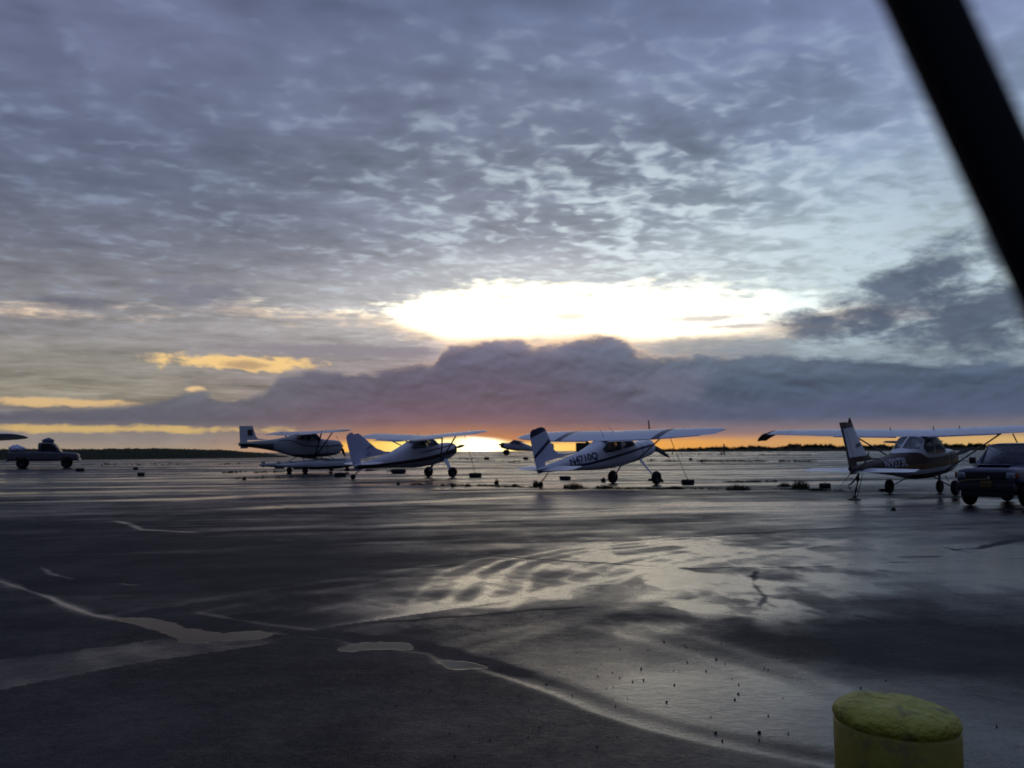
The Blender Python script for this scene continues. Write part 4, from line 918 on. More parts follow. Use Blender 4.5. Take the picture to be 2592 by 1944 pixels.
def pickup_side():
    # silver two-door pickup on the far left, nose to the right; its length runs across the view
    g0 = Gs(20 / 1.0, 1012); 
    a = G(56, 1185); b_ = G(168, 1184)          # rear and front wheel feet
    mid = (a + b_) / 2; mid.z = float(zg(mid.x, mid.y)); L = (b_ - a).length; s = L / 3.15
    ang = math.atan2(b_.y - a.y, b_.x - a.x)
    e = empty('pickup_truck', mid, (0, 0, ang), s); e.scale.z = s * 1.16
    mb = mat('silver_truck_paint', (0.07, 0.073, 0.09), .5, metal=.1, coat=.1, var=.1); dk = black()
    S = np.array([(-2.55, .98, .52, .86, 5), (-2.50, 1.12, .48, .93, 6), (-.30, 1.14, .46, .95, 6), (-.2, 1.14, .46, .95, 6), (.95, 1.12, .46, .95, 6), (1.3, 1.10, .46, .95, 6), (2.25, 1.02, .48, .92, 6), (2.42, .96, .52, .88, 5), (2.48, .88, .56, .84, 5)])
    wh = [(-1.55, .36), (1.60, .36)]
    arch = []
    for cx, r in wh: arch.append(([(cx + (r + .10) * math.cos(t), .34 + (r + .10) * math.sin(t)) for t in np.linspace(0, 2 * math.pi, 28, endpoint=False)], -1.2, 1.2))
    arch.append((rounded([(-2.46, .72), (-.42, .72), (-.42, 1.5), (-2.46, 1.5)], .04), -.82, .82))
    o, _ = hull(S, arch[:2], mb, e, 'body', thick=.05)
    for c in list(e.children):
        if c.name.startswith('window_pane'): kill(c)
    # open bed: rim panels so that the bed reads as a tub
    for y in (.90, -.90): rbox('bed_rail', (-1.42, y, 1.15), (2.15, .07, .05), dk, e)
    C = interp([(-.42, 1.70, 1.05, .72, 5), (-.36, 1.74, 1.05, .78, 5), (.25, 1.77, 1.05, .79, 5), (.62, 1.73, 1.05, .76, 5), (.98, 1.40, 1.02, .80, 5), (1.22, 1.12, 1.0, .84, 5)], 3)
    wins = []
    for sgn in (1, -1):
        y0, y1 = (.3, 1.0) if sgn > 0 else (-1.0, -.3); wins.append((rounded([(-.20, 1.18), (-.18, 1.66), (.50, 1.66), (.90, 1.30), (.92, 1.18)]), y0, y1))
    wins.append((rounded([(1.30, 1.12), (.62, 1.80), (.56, 1.70), (1.0, 1.16)], .02), -.62, .62)); wins.append((rounded([(-.6, 1.22), (-.6, 1.66), (-.32, 1.66), (-.32, 1.22)]), -.60, .60))
    hull(C, wins, mb, e, 'cab', thick=.035)
    for y in (.38, -.38): seat(e, .35, y, .95, .5, .62)
    for cx, r in wh:
        for y in (.80, -.80): wheel(e, (cx, y, r), r, .25)
    rbox('front_bumper', (2.50, 0, .56), (.14, 1.74, .20), alloy(), e, .04); rbox('rear_bumper', (-2.60, 0, .55), (.14, 1.70, .16), alloy(), e, .04)
    for y in (.68, -.68): rbox('headlight', (2.46, y, .80), (.06, .26, .15), mat('lamp_glass', (.5, .5, .5), .1), e); rbox('tail_light', (-2.55, y * 1.25, .92), (.05, .12, .26), mat('red_lens', (.15, .01, .01), .2), e)
    rbox('door_mirror', (.92, -.98, 1.20), (.10, .18, .16), dk, e, .03)
    rbox('door_handle', (-.10, -.965, 1.0), (.14, .03, .03), dk, e, .01)
    tag(e, 'silver pickup truck parked side on at the left edge, nose pointing right', 'pickup truck')
    # bundle on the cab roof
    bm = bmesh.new(); bmesh.ops.create_icosphere(bm, subdivisions=4, radius=1)
    for v in bm.verts:
        n_ = 1 + .10 * math.sin(v.co.x * 5 + 1) * math.cos(v.co.y * 4) + .06 * math.sin(v.co.z * 9 + v.co.x * 7)
        v.co = Vector((v.co.x * .44 * n_, v.co.y * .42 * n_, max(v.co.z, -.55) * .24 * n_))
    me = bpy.data.meshes.new('cargo_bundle'); bm.to_mesh(me); bm.free(); me.polygons.foreach_set('use_smooth', [True] * len(me.polygons)); me.materials.append(mat('blue_tarp', (0.04, 0.055, 0.12), .5, bump=.5, bscale=8))
    o = bpy.data.objects.new('cargo_bundle', me); COL.objects.link(o); o.matrix_world = Matrix.Translation(mid) @ Matrix.Rotation(ang, 4, 'Z') @ Matrix.Scale(s, 4) @ Matrix.Translation((.22, 0, 2.15))
    tag(o, 'dark blue lumpy bundle lying on the roof of the silver pickup', 'bundle')
    bm = bmesh.new(); bmesh.ops.create_icosphere(bm, subdivisions=4, radius=1)
    for v in bm.verts:
        n_ = 1 + .12 * math.sin(v.co.x * 4 + 2) * math.cos(v.co.y * 5) + .05 * math.sin(v.co.z * 8 + v.co.x * 9)
        v.co = Vector((v.co.x * .62 * n_, v.co.y * .6 * n_, max(v.co.z, -.6) * .30 * n_ * (1 - .3 * v.co.x)))
    me = bpy.data.meshes.new('tarp_covered_load'); bm.to_mesh(me); bm.free(); me.polygons.foreach_set('use_smooth', [True] * len(me.polygons)); me.materials.append(mat('pale_tarp', (0.45, 0.48, 0.62), .5, bump=.5, bscale=8))
    o = bpy.data.objects.new('tarp_covered_load', me); COL.objects.link(o); o.matrix_world = Matrix.Translation(mid) @ Matrix.Rotation(ang, 4, 'Z') @ Matrix.Scale(s, 4) @ Matrix.Translation((-1.95, 0, 1.52))
    tag(o, 'pale blue tarp covered load in the bed of the silver pickup', 'truck load')
pickup_side()
def blue_truck():
    phi = D2R(49); f_ = Vector((-math.sin(phi), -math.cos(phi), 0)); r_ = Vector((math.cos(phi), -math.sin(phi), 0))
    lf = Vector((12.03, 24.3, 0)); c = lf + r_ * .80                     # middle of the front face
    o_ = c - f_ * 2.0
    e = empty('pickup_truck', o_, (0, 0, math.atan2(f_.y, f_.x)), 1.0)
    mb = mat('dark_blue_truck_paint', (0.003, 0.007, 0.06), .3, coat=.5, var=.15); dk = black()
    S = interp([(-2.3, 1.02, .62, .74, 5), (-2.25, 1.08, .58, .80, 6), (0, 1.10, .56, .81, 6), (.75, 1.12, .56, .81, 6), (1.2, 1.11, .56, .80, 5), (1.75, 1.06, .56, .79, 4.5), (1.95, 1.02, .60, .77, 4.5), (2.0, .96, .64, .74, 5)], 2)
    arch = []
    for cx in (-1.35, 1.28): arch.append(([(cx + .44 * math.cos(t), .38 + .44 * math.sin(t)) for t in np.linspace(0, 2 * math.pi, 28, endpoint=False)], -1.2, 1.2))
    hull(S, arch, mb, e, 'body', thick=.05)
    for c_ in list(e.children):
        if c_.name.startswith('window_pane'): kill(c_)
    C = interp([(-1.0, 1.62, 1.02, .60, 5), (-.9, 1.67, 1.02, .66, 5), (-.2, 1.71, 1.02, .68, 5), (.15, 1.69, 1.02, .66, 5), (.50, 1.42, 1.02, .70, 5), (.86, 1.10, 1.0, .76, 5)], 3)
    wins = []
    for sgn in (1, -1):
        y0, y1 = (.3, 1.0) if sgn > 0 else (-1.0, -.3); wins.append((rounded([(-.80, 1.14), (-.76, 1.60), (.06, 1.62), (.52, 1.28), (.56, 1.14)]), y0, y1))
    wins.append((rounded([(1.0, 1.08), (.26, 1.76), (.14, 1.66), (.70, 1.13)], .02), -.60, .60)); wins.append((rounded([(-1.2, 1.16), (-1.2, 1.60), (-.88, 1.60), (-.88, 1.16)]), -.52, .52))
    hull(C, wins, mb, e, 'cab', thick=.035, pane_name='windscreen')
    for y in (.34, -.34): seat(e, .0, y, .85, .44, .68)
    for cx in (-1.35, 1.28):
        for y in (.72, -.72): wheel(e, (cx, y, .36), .36, .26)
    gr = rbox('grille', (2.005, 0, .84), (.06, 1.06, .20), dk, e, .02)
    for k in range(5): rbox('grille_bar', (2.04, 0, .77 + k * .035), (.02, 1.0, .010), mat('dark_trim', (.03, .03, .033), .4), gr, .003)
    rbox('front_panel', (1.985, 0, .66), (.06, 1.40, .14), dk, e, .02)
    lamp = mat('headlamp_lens', (0.35, 0.37, 0.40), .12, coat=1.0)
    for y in (.615, -.615):
        h = rbox('headlight', (2.0, y, .85), (.07, .22, .15), lamp, e, .015)
        lathe('reflector', [(.005, .038), (.03, .042), (.06, .05), (.062, .055), (.055, .058)], 20, (alloy(),), h, 'x', fn=lambda a, b, c: (a * 1.2, b, c)).location = (2.0, y, .85)
        rbox('turn_signal', (1.975, y * 1.215, .85), (.07, .10, .15), mat('amber_lens', (0.22, 0.05, .004), .25), e, .015)
    rbox('front_bumper', (2.05, 0, .54), (.14, 1.44, .22), dk, e, .05); rbox('lower_valance', (1.98, 0, .38), (.10, 1.30, .22), dk, e, .03)
    pl = rbox('license_plate', (2.150, .06, .62), (.012, .31, .155), mat('yellow_plate', (0.12, 0.07, 0.003), .5), e, .003)
    cu = bpy.data.curves.new('t', 'FONT'); cu.body = 'FTZ 94'; cu.size = .10; to = bpy.data.objects.new('t', cu); COL.objects.link(to)
    bpy.context.evaluated_depsgraph_get().update(); me = bpy.data.meshes.new_from_object(to.evaluated_get(bpy.context.evaluated_depsgraph_get())); bpy.data.objects.remove(to)
    for v in me.vertices: v.co = (2.159, .06 - .135 + v.co.x, .585 + v.co.y)
    me.materials.clear(); me.materials.append(mat('plate_lettering', (0.02, 0.02, 0.05), .5)); t_ = bpy.data.objects.new('plate_number', me); COL.objects.link(t_); t_.parent = pl
    for y in (.90, -.90):
        mm = rbox('door_mirror', (.55, y, 1.22), (.08, .17, .19), dk, e, .03); bar_('mirror_arm', (.55, y * .84, 1.12), (.55, y, 1.18), .03, .03, dk, mm)
    for y in (.25, -.30): bar_('wiper', (.86, y, 1.12), (.66, y - .38, 1.29), .015, .012, dk, e)
    tube('tow_strap', [(2.12, .10, .78), (2.11, .0, .74), (2.11, -.2, .735), (2.12, -.45, .72), (2.14, -.58, .68), (2.15, -.64, .66)], .012, mat('yellow_strap', (.22, .16, .04), .7), e)
    rbox('tow_hook', (2.09, .10, .77), (.03, .035, .10), mat('pale_hook', (.35, .36, .38), .5), e, .01)
    rbox('hood_scoop', (1.45, .0, 1.115), (.5, .9, .03), mb, e, .012)
    rbox('underbody', (.0, 0, .50), (3.2, .9, .22), dk, e, .05); rbox('axle', (1.28, 0, .36), (.12, 1.3, .12), dk, e, .04); rbox('axle', (-1.35, 0, .36), (.12, 1.3, .12), dk, e, .04)
    tag(e, 'dark blue pickup truck facing the camera at the right edge with yellow license plate', 'pickup truck')
blue_truck()
# ------------------------------------------------------------ far things
def copy_thing(src, loc, rotz_delta, scale, label, skip=(), group=None, name=None, paintmap=None):
    r = src.copy(); COL.objects.link(r); r.location = loc; r.scale = (scale,) * 3
    r.rotation_euler = (Matrix.Rotation(rotz_delta, 3, 'Z') @ src.rotation_euler.to_matrix()).to_euler(); r['label'] = label
    for ch in list(src.children):
        if any(ch.name.startswith(k) for k in skip): continue
        c = ch.copy(); COL.objects.link(c); c.parent = r
        for g in ch.children: d = g.copy(); COL.objects.link(d); d.parent = c
    return r
# dark wing tip reaching in from beyond the left edge
_q = ray(48, 1117); _D = 40.0; _tip = Vector((_q.x / _q.y * _D, _D, 0))
def place_tip(src, tipl, target, delta, scale):
    M = Matrix.Rotation(delta, 3, 'Z') @ src.rotation_euler.to_matrix(); off = M @ (Vector(tipl) * scale); return Vector((target.x - off.x, target.y - off.y, float(zg(target.x - off.x, target.y - off.y))))
_l = place_tip(pb, (-.75, 5.2, 2.56), _tip, D2R(-133.7), 1.0)
p_left = copy_thing(pb, _l, D2R(-133.7), 1.0, 'airplane beyond the left edge of which only a dark wing tip shows', ('fin_lettering',))
# silhouetted little airplane in front of the sun
_s = G(1306, 1153)
def plane_e():
    e = empty('small_airplane', (0, 0, 0), (0, 0, 0), 1.0)
    S = interp([(.95, 1.28, .92, .20, 2.2), (.88, 1.38, .80, .36, 2.4), (.30, 1.45, .72, .42, 2.6), (.05, 1.50, .70, .42, 2.8), (-.45, 1.86, .70, .42, 2.8), (-1.0, 1.90, .70, .42, 2.8), (-1.6, 1.74, .78, .38, 2.6), (-3.0, 1.44, .95, .24, 2.3), (-4.8, 1.22, 1.08, .08, 2), (-5.1, 1.20, 1.1, .05, 2)], 4)
    mb = paint('faded_white_and_brown_paint', (0.42, 0.42, 0.5), [(lambda t, x, y, z: (z + x * -0.02).ss(.88, .84), (.05, .02, .015)), (lambda t, x, y, z: x.ss(.5, .55), (.03, .015, .012))])
    wins = []
    for s_ in (1, -1):
        y0, y1 = (.15, .8) if s_ > 0 else (-.8, -.15); wins += [(rounded([(.0, 1.44), (-.42, 1.78), (-.68, 1.80), (-.68, 1.44)]), y0, y1), (rounded([(-.76, 1.44), (-.76, 1.80), (-1.15, 1.76), (-1.35, 1.46)]), y0, y1)]
    wins.append((rounded([(.14, 1.48), (-.42, 1.95), (-.46, 1.82), (-.02, 1.48)], .02), -.30, .30))
    hull(S, wins, mb, e, 'fuselage', .30); v, f = loft(S[S[:, 0] >= .295]); part('cowling', v, f, mb, e)
    for s_ in (1, -1):
        bar_('landing_gear_leg', (.1, s_ * .35, .85), (.15, s_ * .85, .32), .09, .05, black(), e); wheel(e, (.15, s_ * .92, .33), .33, .28)
        foil('tailplane', [(-4.2, s_ * .04, 1.18, .85, .06), (-4.4, s_ * 1.4, 1.18, .5, .05)], mat('tail_dark_white', (0.3, 0.31, 0.34), .4), e)
        foil('wing_stub', [(-.35, s_ * .38, 1.86, 1.5, .10), (-.38, s_ * .62, 1.87, 1.45, .08)], mb, e)
    foil('tail_fin', [(-4.1, 0, 1.22, 1.2, .05), (-4.5, 0, 1.9, .7, .06), (-4.7, 0, 2.15, .4, .05)], mb, e, 'foil', 'y')
    propeller(e, .97, 1.12, .85, 2, D2R(88), black(), .11, black()); wheel(e, (-4.7, 0, .95), .12, .08, 'tailwheel')
    return e
def place_e():
    e = plane_e(); e.location = (_s.x - .2, _s.y, _s.z); D = _s.y; L = 5.9; sc_ = (128 / F_PX * D) / L; 
    e.scale = (sc_,) * 3; ang = D2R(180 - 4); e.rotation_euler = (Matrix.Rotation(ang, 3, 'Z') @ Matrix.Rotation(-D2R(9.0), 3, 'Y')).to_euler()
    q = ray(1284, 1149); e.location = (q.x / q.y * D, D, _s.z)
    for c in e.children:
        if c.name.startswith('tailwheel'): c.location.z = 4.7 * math.tan(D2R(9.0)) + .12
    tag(e, 'small wingless airplane silhouetted against the sun glow, nose to the left', 'airplane'); return e
place_e()
_w = G(2322, 1148)
p_far = copy_thing(pc, (_w.x, _w.y, _w.z), D2R(-134), (150 / F_PX * _w.y) / 10.9, 'distant white airplane mostly hidden behind the cabin of the maroon airplane', ('registration',))
def container():
    p = G(1484, 1150); q = G(1456, 1150); D = p.y; w = 60 / F_PX * D; h = 29 / F_PX * D
    e = empty('storage_container', (q.x + w / 2, D, p.z - .05)); m = mat('dark_container_paint', (0.025, 0.03, 0.028), .6, var=.3)
    bm = bmesh.new(); n = 60; d = w * .4
    prof = []
    for k in range(n + 1): prof.append((-w / 2 + w * k / n, -d / 2 - (.03 if (k // 2) % 2 else 0)))
    v = [(x, y, 0.1) for x, y in prof] + [(w / 2, d / 2, 0.1), (-w / 2, d / 2, 0.1)]; v += [(x, y, h) for x, y, z in v]; N = len(v) // 2
    f = [(i, (i + 1) % N, N + (i + 1) % N, N + i) for i in range(N)] + [tuple(range(N))[::-1], tuple(range(N, 2 * N))]
    part('corrugated_shell', v, f, m, e, False)
    for x in (-w / 2, w / 2):
        rbox('corner_post', (x, -d / 2, h / 2), (.16, .16, h), m, e, .02)
    rbox('roof_rail', (0, -d / 2 - .02, h), (w, .12, .12), m, e, .02); rbox('floor_rail', (0, -d / 2 - .02, .08), (w, .14, .16), m, e, .02)
    tag(e, 'dark boxy storage container behind the tail of the blue banded airplane', 'container')
container()
def cone(px, py, hpx, lab):
    p = G(px, py); h = hpx / F_PX * p.y; e = empty('traffic_cone', p)
    oc = mat('orange_plastic', (0.45, 0.06, 0.01), .5)
    rbox('base', (0, 0, h * .03), (h * .62, h * .62, h * .05), oc, e, .01); lathe('cone', [(h * .24, h * .05), (h * .15, h * .4), (h * .05, h * .98), (h * .03, h)], 20, (oc,), e)
    lathe('collar', [(h * .178, h * .33), (h * .126, h * .55), (h * .120, h * .55), (h * .170, h * .33)], 20, (mat('white_band', (.6, .6, .6), .5),), e)
    tag(e, lab, 'traffic cone', 'traffic cones on the far edge of the apron'); return e
cone(1702, 1148, 9, 'small orange cone far beyond the propeller of the blue banded airplane')
cone(1826, 1151, 13, 'orange cone standing on the far apron, right of the blue banded wing tip')
_p = G(1826, 1150.5); _h = 27 / F_PX * _p.y
tag(tube('marker_pole', [(_p.x + .9, _p.y + 2, _p.z), (_p.x + .9, _p.y + 2, _p.z + _h)], .10, mat('dark_pole', (.04, .03, .03), .6), None, 10), 'thin dark marker pole behind the larger orange cone', 'pole')
# tie-down weights: low dark drums poured with concrete
def block(px, py, w, h, lab):
    p = G(px, py); D = math.hypot(p.x, p.y); r = w / F_PX * D / 2; hh = max(.10, h / F_PX * D * .95)
    e = empty('tie_down_weight', (p.x, p.y + r * .5, p.z), (0, 0, random.uniform(0, 3)))
    rb = mat('old_rubber', (0.018, 0.018, 0.019), .85, var=.3)
    lathe('tyre', [(r * .55, .0), (r * .9, 0), (r, hh * .2), (r * 1.02, hh * .5), (r, hh * .8), (r * .9, hh), (r * .6, hh), (r * .56, hh * .93)], 30, (rb,), e)
    lathe('concrete_fill', [(r * .56, .01), (r * .56, hh * .9), (r * .3, hh * .93), (.01, hh * .94)], 20, (mat('weathered_concrete', (0.08, 0.078, 0.072), .9, var=.3),), e)
    tube('tie_ring', [(.05 * math.cos(t), 0, hh * .95 + .05 * math.sin(t)) for t in np.linspace(-.5, math.pi + .5, 9)], .010, black(), e)
    tag(e, lab, 'tie-down weight', 'dark tie-down weights on the apron'); return e
blocks = [
 (860, 1207, 29, 11, 'dark tie-down weight just left of the tailwheel of the pointed fin airplane'),
 (706, 1185, 24, 9, 'dark tie-down weight under the left end of the floats'),
 (1008, 1198, 36, 11, 'wide dark tie-down weight beneath the belly of the pointed fin airplane'),
 (1203, 1208, 32, 11, 'dark tie-down weight right of the pointed fin airplane, rope rising from it'),
 (1431, 1215, 28, 10, 'dark tie-down weight under the belly of the blue banded airplane'),
 (1743, 1226, 32, 12, 'dark tie-down weight to the right of the wheels of the blue banded airplane'),
 (2091, 1236, 27, 12, 'dark tie-down weight left of the ropes under the maroon tail'),
 (355, 1205, 16, 8, 'nearer of two dark weights on the open apron right of the silver pickup'),
 (342, 1189, 11, 6, 'farther of two dark weights on the open apron right of the silver pickup'),
 (200, 1193, 18, 7, 'dark weight by the front wheel of the silver pickup'),
 (1232, 1163, 13, 6, 'tiny dark weight on the far apron under the sun glow'),
 (1331, 1163, 13, 6, 'tiny dark weight below the silhouetted little airplane')]
B_ = [block(*b) for b in blocks]
# ropes
rope = mat('tie_down_rope', (0.05, 0.045, 0.04), .9)
def wpt(root, p):
    bpy.context.view_layer.update(); return root.matrix_world @ Vector(p)
def sag(a, b, s_, n=8): return [a + (b - a) * (k / n) - Vector((0, 0, s_ * 4 * (k / n) * (1 - k / n))) for k in range(n + 1)]
def ropeobj(a, b, s_, r, lab):
    o = tube('tie_down_rope', sag(a, b, s_), r, rope, None, 6); tag(o, lab, 'rope', 'tie-down ropes'); return o
wc = wpt(pc, (-.8, -2.75, 2.36)); ropeobj(wc, B_[5].location + Vector((0, 0, .2)), .02, .014, 'thin rope from the right wing of the blue banded airplane down to its weight')
wb = wpt(pb, (-1.0, -3.6, 2.45)); ropeobj(wb, B_[3].location + Vector((0, 0, .2)), .0, .014, 'thin rope from the right wing of the pointed fin airplane to its weight')
rg = G(2162, 1266)
ta = wpt(pd, (-5.05, -.03, 1.10)); tb = wpt(pd, (-5.5, 0, 1.22))
for i, (a, px, py, r, lab) in enumerate(((ta, 2162, 1264, .030, 'thick knotted strap from the maroon tail straight down to its ground anchor'), (ta, 2148, 1231, .032, 'short frayed strap hanging below the maroon tail, between two other lines'), (tb, 2124, 1232, .010, 'thin line slanting left from the maroon tail to the ground'), (ta + Vector((.10, -.02, 0)), 2168, 1262, .010, 'slack thin line close beside the knotted strap of the maroon tail'))):
    g = G(px, py)
    if i == 0:
        P = sag(a, g, .02, 18); o = tube('tie_down_rope', P, [r * (1.7 if k in (3, 4, 11, 16) else .7) for k in range(19)], rope); tag(o, lab, 'rope', 'tie-down ropes')
    else: ropeobj(a, g + (Vector((0, 0, .05)) if i == 1 else Vector((0, 0, 0))), .05, r, lab)
fa = wpt(pd, (-4.45, -.12, 1.75)); fb = wpt(pd, (-5.1, -.16, 1.22)); ropeobj(fa, fb, .0, .024, 'dark strap across the lower fin of the maroon airplane')
wd = wpt(pd, (.2, -3.0, 2.10)); ropeobj(wd, wd + Vector((.12, -.02, -.28)), .0, .02, 'short loop hanging from the right wing of the maroon airplane')
def stuff_mesh(name, v, f, m, **kw):
    o = mesh_np(name, v, f, (m,)); tag(o, **kw); return o
# anchor plate and wheel chocks
p = G(2162, 1266); e = empty('ground_anchor', p); rbox('plate', (0, 0, .02), (.34, .22, .03), mat('rusty_steel', (0.05, 0.03, 0.02), .8), e, .01); tube('shackle', [(.07 * math.cos(t), 0, .04 + .07 * math.sin(t)) for t in np.linspace(0, math.pi, 8)], .015, black(), e)
tag(e, 'small steel anchor in the asphalt below the maroon tail strap', 'anchor')
for px, py, w, lab in ((2236, 1244, 22, 'flat dark wheel chock left of the left main wheel of the maroon airplane'), (1548, 1213, 9, 'small dark chock against the far wheel of the blue banded airplane'), (1645, 1217, 9, 'small dark chock against the near wheel of the blue banded airplane')):
    p = G(px, py); D = p.y; L = w / F_PX * D
    v, f = prism([(-L / 2, 0), (L / 2, 0), (L * .32, .10), (-L * .32, .10)], -.10, .10); o = mesh_np('wheel_chock', v, f, (mat('old_rubber', (0.018, 0.018, 0.019), .85),)); o.location = p; tag(o, lab, 'wheel chock', 'wheel chocks')
# ------------------------------------------------------------ grass, berm, scrub
m_grass = mat('dark_wet_grass', (0.040, 0.046, 0.018), .8, var=.4, vscale_=30, spec=.2)
m_dry = mat('tawny_grass', (0.070, 0.060, 0.025), .85, var=.4, vscale_=30, spec=.2)
def blades(c, wx, wy, n, h, lean=.5, w=.012, rng=random):
    v = []; f = []
    for i in range(n):
        a = rng.random() * 6.283; q = math.sqrt(rng.random()); x = c[0] + wx * q * math.cos(a); y = c[1] + wy * q * math.sin(a); z = c[2]
        hh = h * (.35 + .65 * rng.random()) * (1 - .55 * q * q); b = rng.random() * 6.283; l = hh * lean * rng.random(); ww = w * (.6 + rng.random())
        dx, dy = math.cos(b), math.sin(b); px_, py_ = -dy * ww / 2, dx * ww / 2; o = len(v)
        v += [(x - px_, y - py_, z - .01), (x + px_, y + py_, z - .01), (x + dx * l * .4 + px_ * .7, y + dy * l * .4 + py_ * .7, z + hh * .6), (x + dx * l * .4 - px_ * .7, y + dy * l * .4 - py_ * .7, z + hh * .6), (x + dx * l, y + dy * l, z + hh)]
        f += [(o, o + 1, o + 2, o + 3), (o + 3, o + 2, o + 4)]
    return v, f
def tuft(px, py, wpx, hpx, lab, dry=False, dens=1.0):
    p = G(px, py); D = p.y; wx = wpx / 2 / F_PX * D; h = hpx / F_PX * D * 1.25; v, f = blades((0, 0, 0), wx, min(wx, .5), int((140 + 260 * wx) * dens), h, .7, .022)
    # soil mound
    n = 16; o = len(v); v.append((0, 0, h * .22)); 
    for k in range(n): t = 2 * math.pi * k / n; r = 1 + .15 * math.sin(3 * t + px); v.append((wx * .9 * r * math.cos(t), min(wx, .5) * .9 * r * math.sin(t), -.01))
    f += [(o, o + 1 + k, o + 1 + (k + 1) % n) for k in range(n)]
    ob = mesh_np('weed_clump', v, f, (m_dry if dry else m_grass,)); ob.location = p; tag(ob, lab, 'weeds', 'weed clumps in the cracks of the apron')
T = [(1452, 1236, 52, 17, 'yellowish weed clump below the belly of the blue banded airplane', True), (1530, 1236, 50, 9, 'low wide weed clump left of the near wheel of the blue banded airplane', False),
 (1527, 1220, 11, 13, 'small upright weed left of the far wheel of the blue banded airplane', False), (1710, 1238, 40, 9, 'low weed clump below the right hand weight of the blue banded airplane', False),
 (1869, 1240, 62, 15, 'long weed clump midway between the two right hand airplanes', False), (1985, 1232, 34, 12, 'small mound of weeds left of the tallest weed clump', False), (2026, 1236, 44, 24, 'tallest dark weed clump left of the weight under the maroon tail', False), (2068, 1242, 40, 8, 'flat weed patch at the foot of the weight by the maroon tail', False),
 (1356, 1230, 14, 16, 'dark weed clump around the tailwheel of the blue banded airplane', False), (1257, 1226, 11, 14, 'upright dark weed left of the tailwheel of the blue banded airplane', False), (1303, 1231, 14, 7, 'little weed right of the upright one by the blue banded tail', False), (1676, 1220, 6, 8, 'tiny weed right of the near wheel of the blue banded airplane', False),
 (1147, 1232, 12, 9, 'small weed below the front wheels of the pointed fin airplane', False), (1184, 1231, 16, 8, 'small weed below the rope of the pointed fin airplane', False), (1120, 1230, 10, 6, 'tiny weed in front of the front wheels of the pointed fin airplane', False),
 (618, 1214, 9, 9, 'tiny weed on the apron left below the floats', False), (2262, 1292, 9, 9, 'tiny weed on the near apron below the maroon airplane', False), (1776, 1169, 8, 7, 'tiny weed on the far row beyond the blue banded wing', False), (1748, 1165, 9, 7, 'second tiny weed on the far row beyond the blue banded wing', False), (1008, 1226, 8, 6, 'tiny weed in front of the pointed fin airplane', False)]
for q in T: tuft(*q)
def weed_row(pts, n, h, spread, name_lab, m):
    rr = random.Random(hash(str(pts)) & 0xffff if False else int(pts[0][0] * 7 + pts[0][1])); v = []; f = []
    W = [G(*p) for p in pts]
    for i in range(n):
        k = rr.random() * (len(W) - 1); j = min(int(k), len(W) - 2); t = k - j; c = W[j].lerp(W[j + 1], t)
        if vnoise(np.array([c.x * 1.1]), np.array([c.y * .5 + 3.3]), 5)[0] < .42: continue
        c.y += rr.uniform(-spread, spread); c.z = float(zg(c.x, c.y)); bv, bf = blades(c, .12, .12, 9, h * rr.uniform(.4, 1.2), .9, .02, rr); o = len(v); v += bv; f += [tuple(a + o for a in q) for q in bf]
    stuff_mesh('weeds', v, f, m, label=name_lab, cat='weeds', kind='stuff')
weed_row([(1040, 1226), (1200, 1229), (1300, 1233), (1560, 1237), (1700, 1238), (1960, 1238), (2130, 1243)], 420, .12, .5, 'thin line of weeds in the crack in front of the blue banded airplane', m_grass)
weed_row([(1760, 1221), (1860, 1221), (1990, 1219)], 170, .14, .15, 'line of weeds running right from the weight beside the blue banded airplane', m_grass)
weed_row([(560, 1196), (760, 1194), (900, 1190), (1000, 1193)], 330, .22, 1.6, 'scattered weeds between the floats and the open apron', m_grass)
weed_row([(1640, 1166), (1780, 1168), (1900, 1168), (2060, 1169)], 420, .30, 1.2, 'straggling weed row on the far apron right of the blue banded airplane', m_grass)
weed_row([(600, 1212), (750, 1208), (850, 1206)], 60, .16, .6, 'sparse weeds left of the pointed fin airplane', m_grass)
weed_row([(210, 1176), (420, 1176), (600, 1174)], 200, .2, 3, 'sparse weeds on the apron in front of the grassy bank', m_grass)
weed_row([(1160, 1161), (1300, 1170), (1420, 1158)], 160, .22, 2.5, 'sparse weeds on the far apron under the glow', m_grass)
weed_row([(1690, 1150), (1850, 1151), (2050, 1152)], 260, .34, 3, 'thin farthest weed row near the orange cones', m_grass)
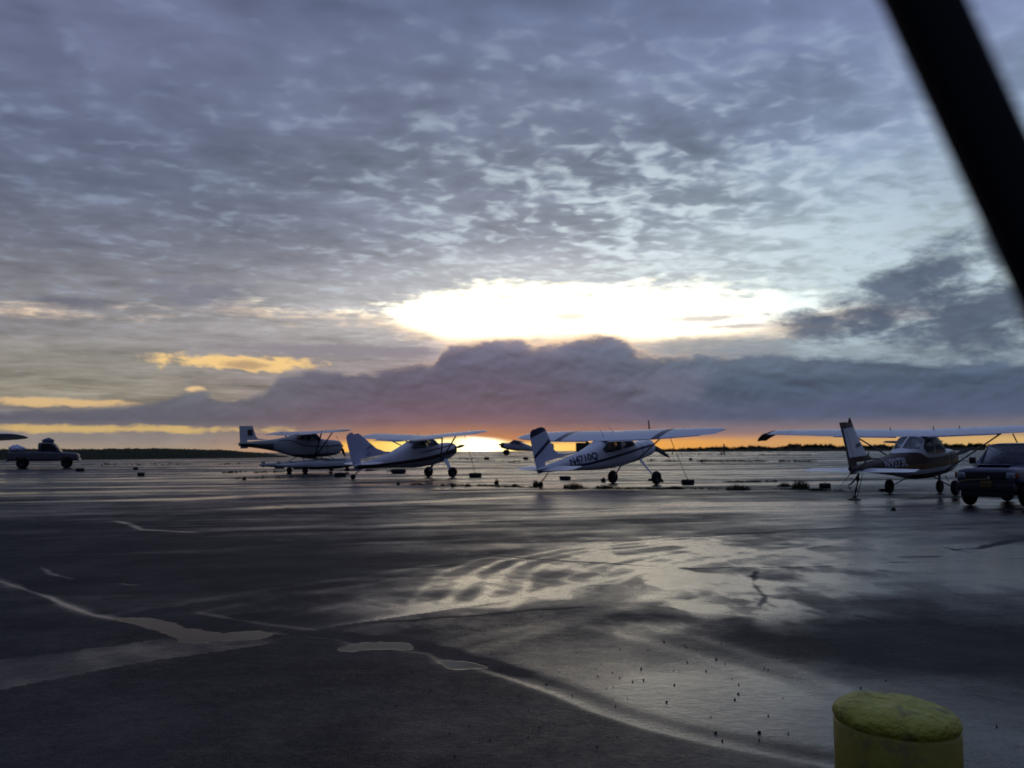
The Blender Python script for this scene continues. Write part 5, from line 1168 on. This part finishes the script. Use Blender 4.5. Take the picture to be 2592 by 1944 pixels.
# berm on the left
def ridge(name, pts, foot_y, depth, m, seed, rough, n=260, lab=None, cat=None, kind='structure', tufts=0, th=1.0):
    """pts: (photo x, photo y of the crest); foot_y: (x, y) line where it meets the apron"""
    xs = np.linspace(pts[0][0], pts[-1][0], n); v = []; f = []; M = 9; rr = random.Random(seed)
    for i, x in enumerate(xs):
        yc = np.interp(x, [p[0] for p in pts], [p[1] for p in pts]); yf = np.interp(x, [p[0] for p in foot_y], [p[1] for p in foot_y])
        p = G(x, yf); d = ray(x, yc); t = (p.y + depth * .4) / d.y; hz = max(.05, HC + d.z * t - p.z) * (1 + rough * (fbm(np.array([x * .09]), np.array([1.0]), 4, seed)[0] - .5))
        dr = Vector((p.x, p.y, 0)).normalized()
        for k in range(M):
            q = k / (M - 1); h = math.sin(min(1, q * 1.25) * math.pi / 2) if q < .8 else math.cos((q - .8) / .2 * math.pi / 2 * .8)
            c = p + dr * (depth * q); nz = .12 * (vnoise(np.array([c.x * .6]), np.array([c.y * .6]), seed)[0] - .5) * h
            v.append((c.x, c.y, p.z - .15 + (hz + .15) * h + nz))
    for i in range(n - 1):
        for k in range(M - 1): a = i * M + k; f.append((a, a + 1, a + M + 1, a + M))
    if tufts:
        for _ in range(tufts):
            i = rr.randrange(n); k = rr.choice((3, 4, 5, 6, 6)); c = v[i * M + k]; bv, bf = blades((c[0] + rr.uniform(-.3, .3), c[1], c[2]), .35 * th, .35 * th, 7, rr.uniform(.25, .75) * th, .5, .06 * th, rr)
            o = len(v); v += bv; f += [tuple(a + o for a in q) for q in bf]
    ob = mesh_np(name, v, f, (m,)); tag(ob, lab, cat, None, kind); return ob
ridge('grassy_bank', [(-500, 1133), (0, 1136), (200, 1136), (420, 1135), (560, 1139), (640, 1145), (700, 1152), (735, 1157)], [(-500, 1167), (200, 1164), (560, 1160), (735, 1158.5)], 16, mat('bank_turf', (0.022, 0.026, 0.010), .9, var=.4, vscale_=.6, spec=.1), 4, .12, tufts=900, th=.35)
ridge('distant_scrub', [(1640, 1143), (1700, 1140), (1760, 1137.5), (1830, 1134), (1850, 1136), (1900, 1133), (1960, 1135), (2000, 1130), (2060, 1129), (2130, 1131), (2300, 1130), (2440, 1128), (2600, 1130), (3000, 1128)], [(1640, 1144), (2000, 1142.5), (3000, 1137)], 30, mat('scrub_green', (0.016, 0.020, 0.008), .9, var=.4, vscale_=.6, spec=.1), 9, 1.0, n=700, lab='dark ragged scrub along the far edge of the apron on the right', cat='scrub', kind='stuff', tufts=2600, th=2.6)
# ------------------------------------------------------------ loose stones
def pebbles():
    rr = random.Random(5); bases = []
    for k in range(4):
        bm = bmesh.new(); bmesh.ops.create_icosphere(bm, subdivisions=2, radius=1)
        for v in bm.verts: v.co *= 1 + .25 * math.sin(v.co.x * 3 + k) * math.cos(v.co.y * 4 + k * 2); v.co.z *= .7
        me = bpy.data.meshes.new('pebble'); bm.to_mesh(me); bm.free(); me.materials.append(mat('dark_gravel', (0.025, 0.023, 0.022), .7, var=.4)); bases.append(me)
    spots = []
    for _ in range(70): spots.append((rr.gauss(1420, 210), rr.gauss(1430, 75), 1))
    for _ in range(14): spots.append((rr.uniform(850, 1300), rr.uniform(1380, 1650), 1))
    for x, y in ((1547, 1425), (1483, 1400), (1464, 1372), (1435, 1388), (1385, 1446), (1390, 1470), (1595, 1500), (1587, 1512), (1440, 1517), (1230, 1522), (1640, 1583), (1703, 1585), (1546, 1584), (2153, 1570), (1120, 1505), (1270, 1700), (733, 1290), (1130, 1213), (1303, 1246), (1180, 1480), (930, 1494), (1600, 1680), (1870, 1540)): spots.append((x, y, 1.5))
    for x, y, s_ in spots:
        if y < 1290 and s_ == 1: continue
        p = Gs(x, y)
        if p.y > 16: continue
        o = bpy.data.objects.new('pebble', rr.choice(bases)); COL.objects.link(o); r = rr.uniform(.003, .0065) * s_ ; o.scale = (r, r * .9, r); o.rotation_euler = (rr.random(), rr.random(), rr.random() * 6); o.location = (p.x, p.y, p.z + .004)
        tag(o, 'small dark pebble lying loose on the wet near asphalt', 'pebble', 'loose dark pebbles on the wet asphalt')
pebbles()
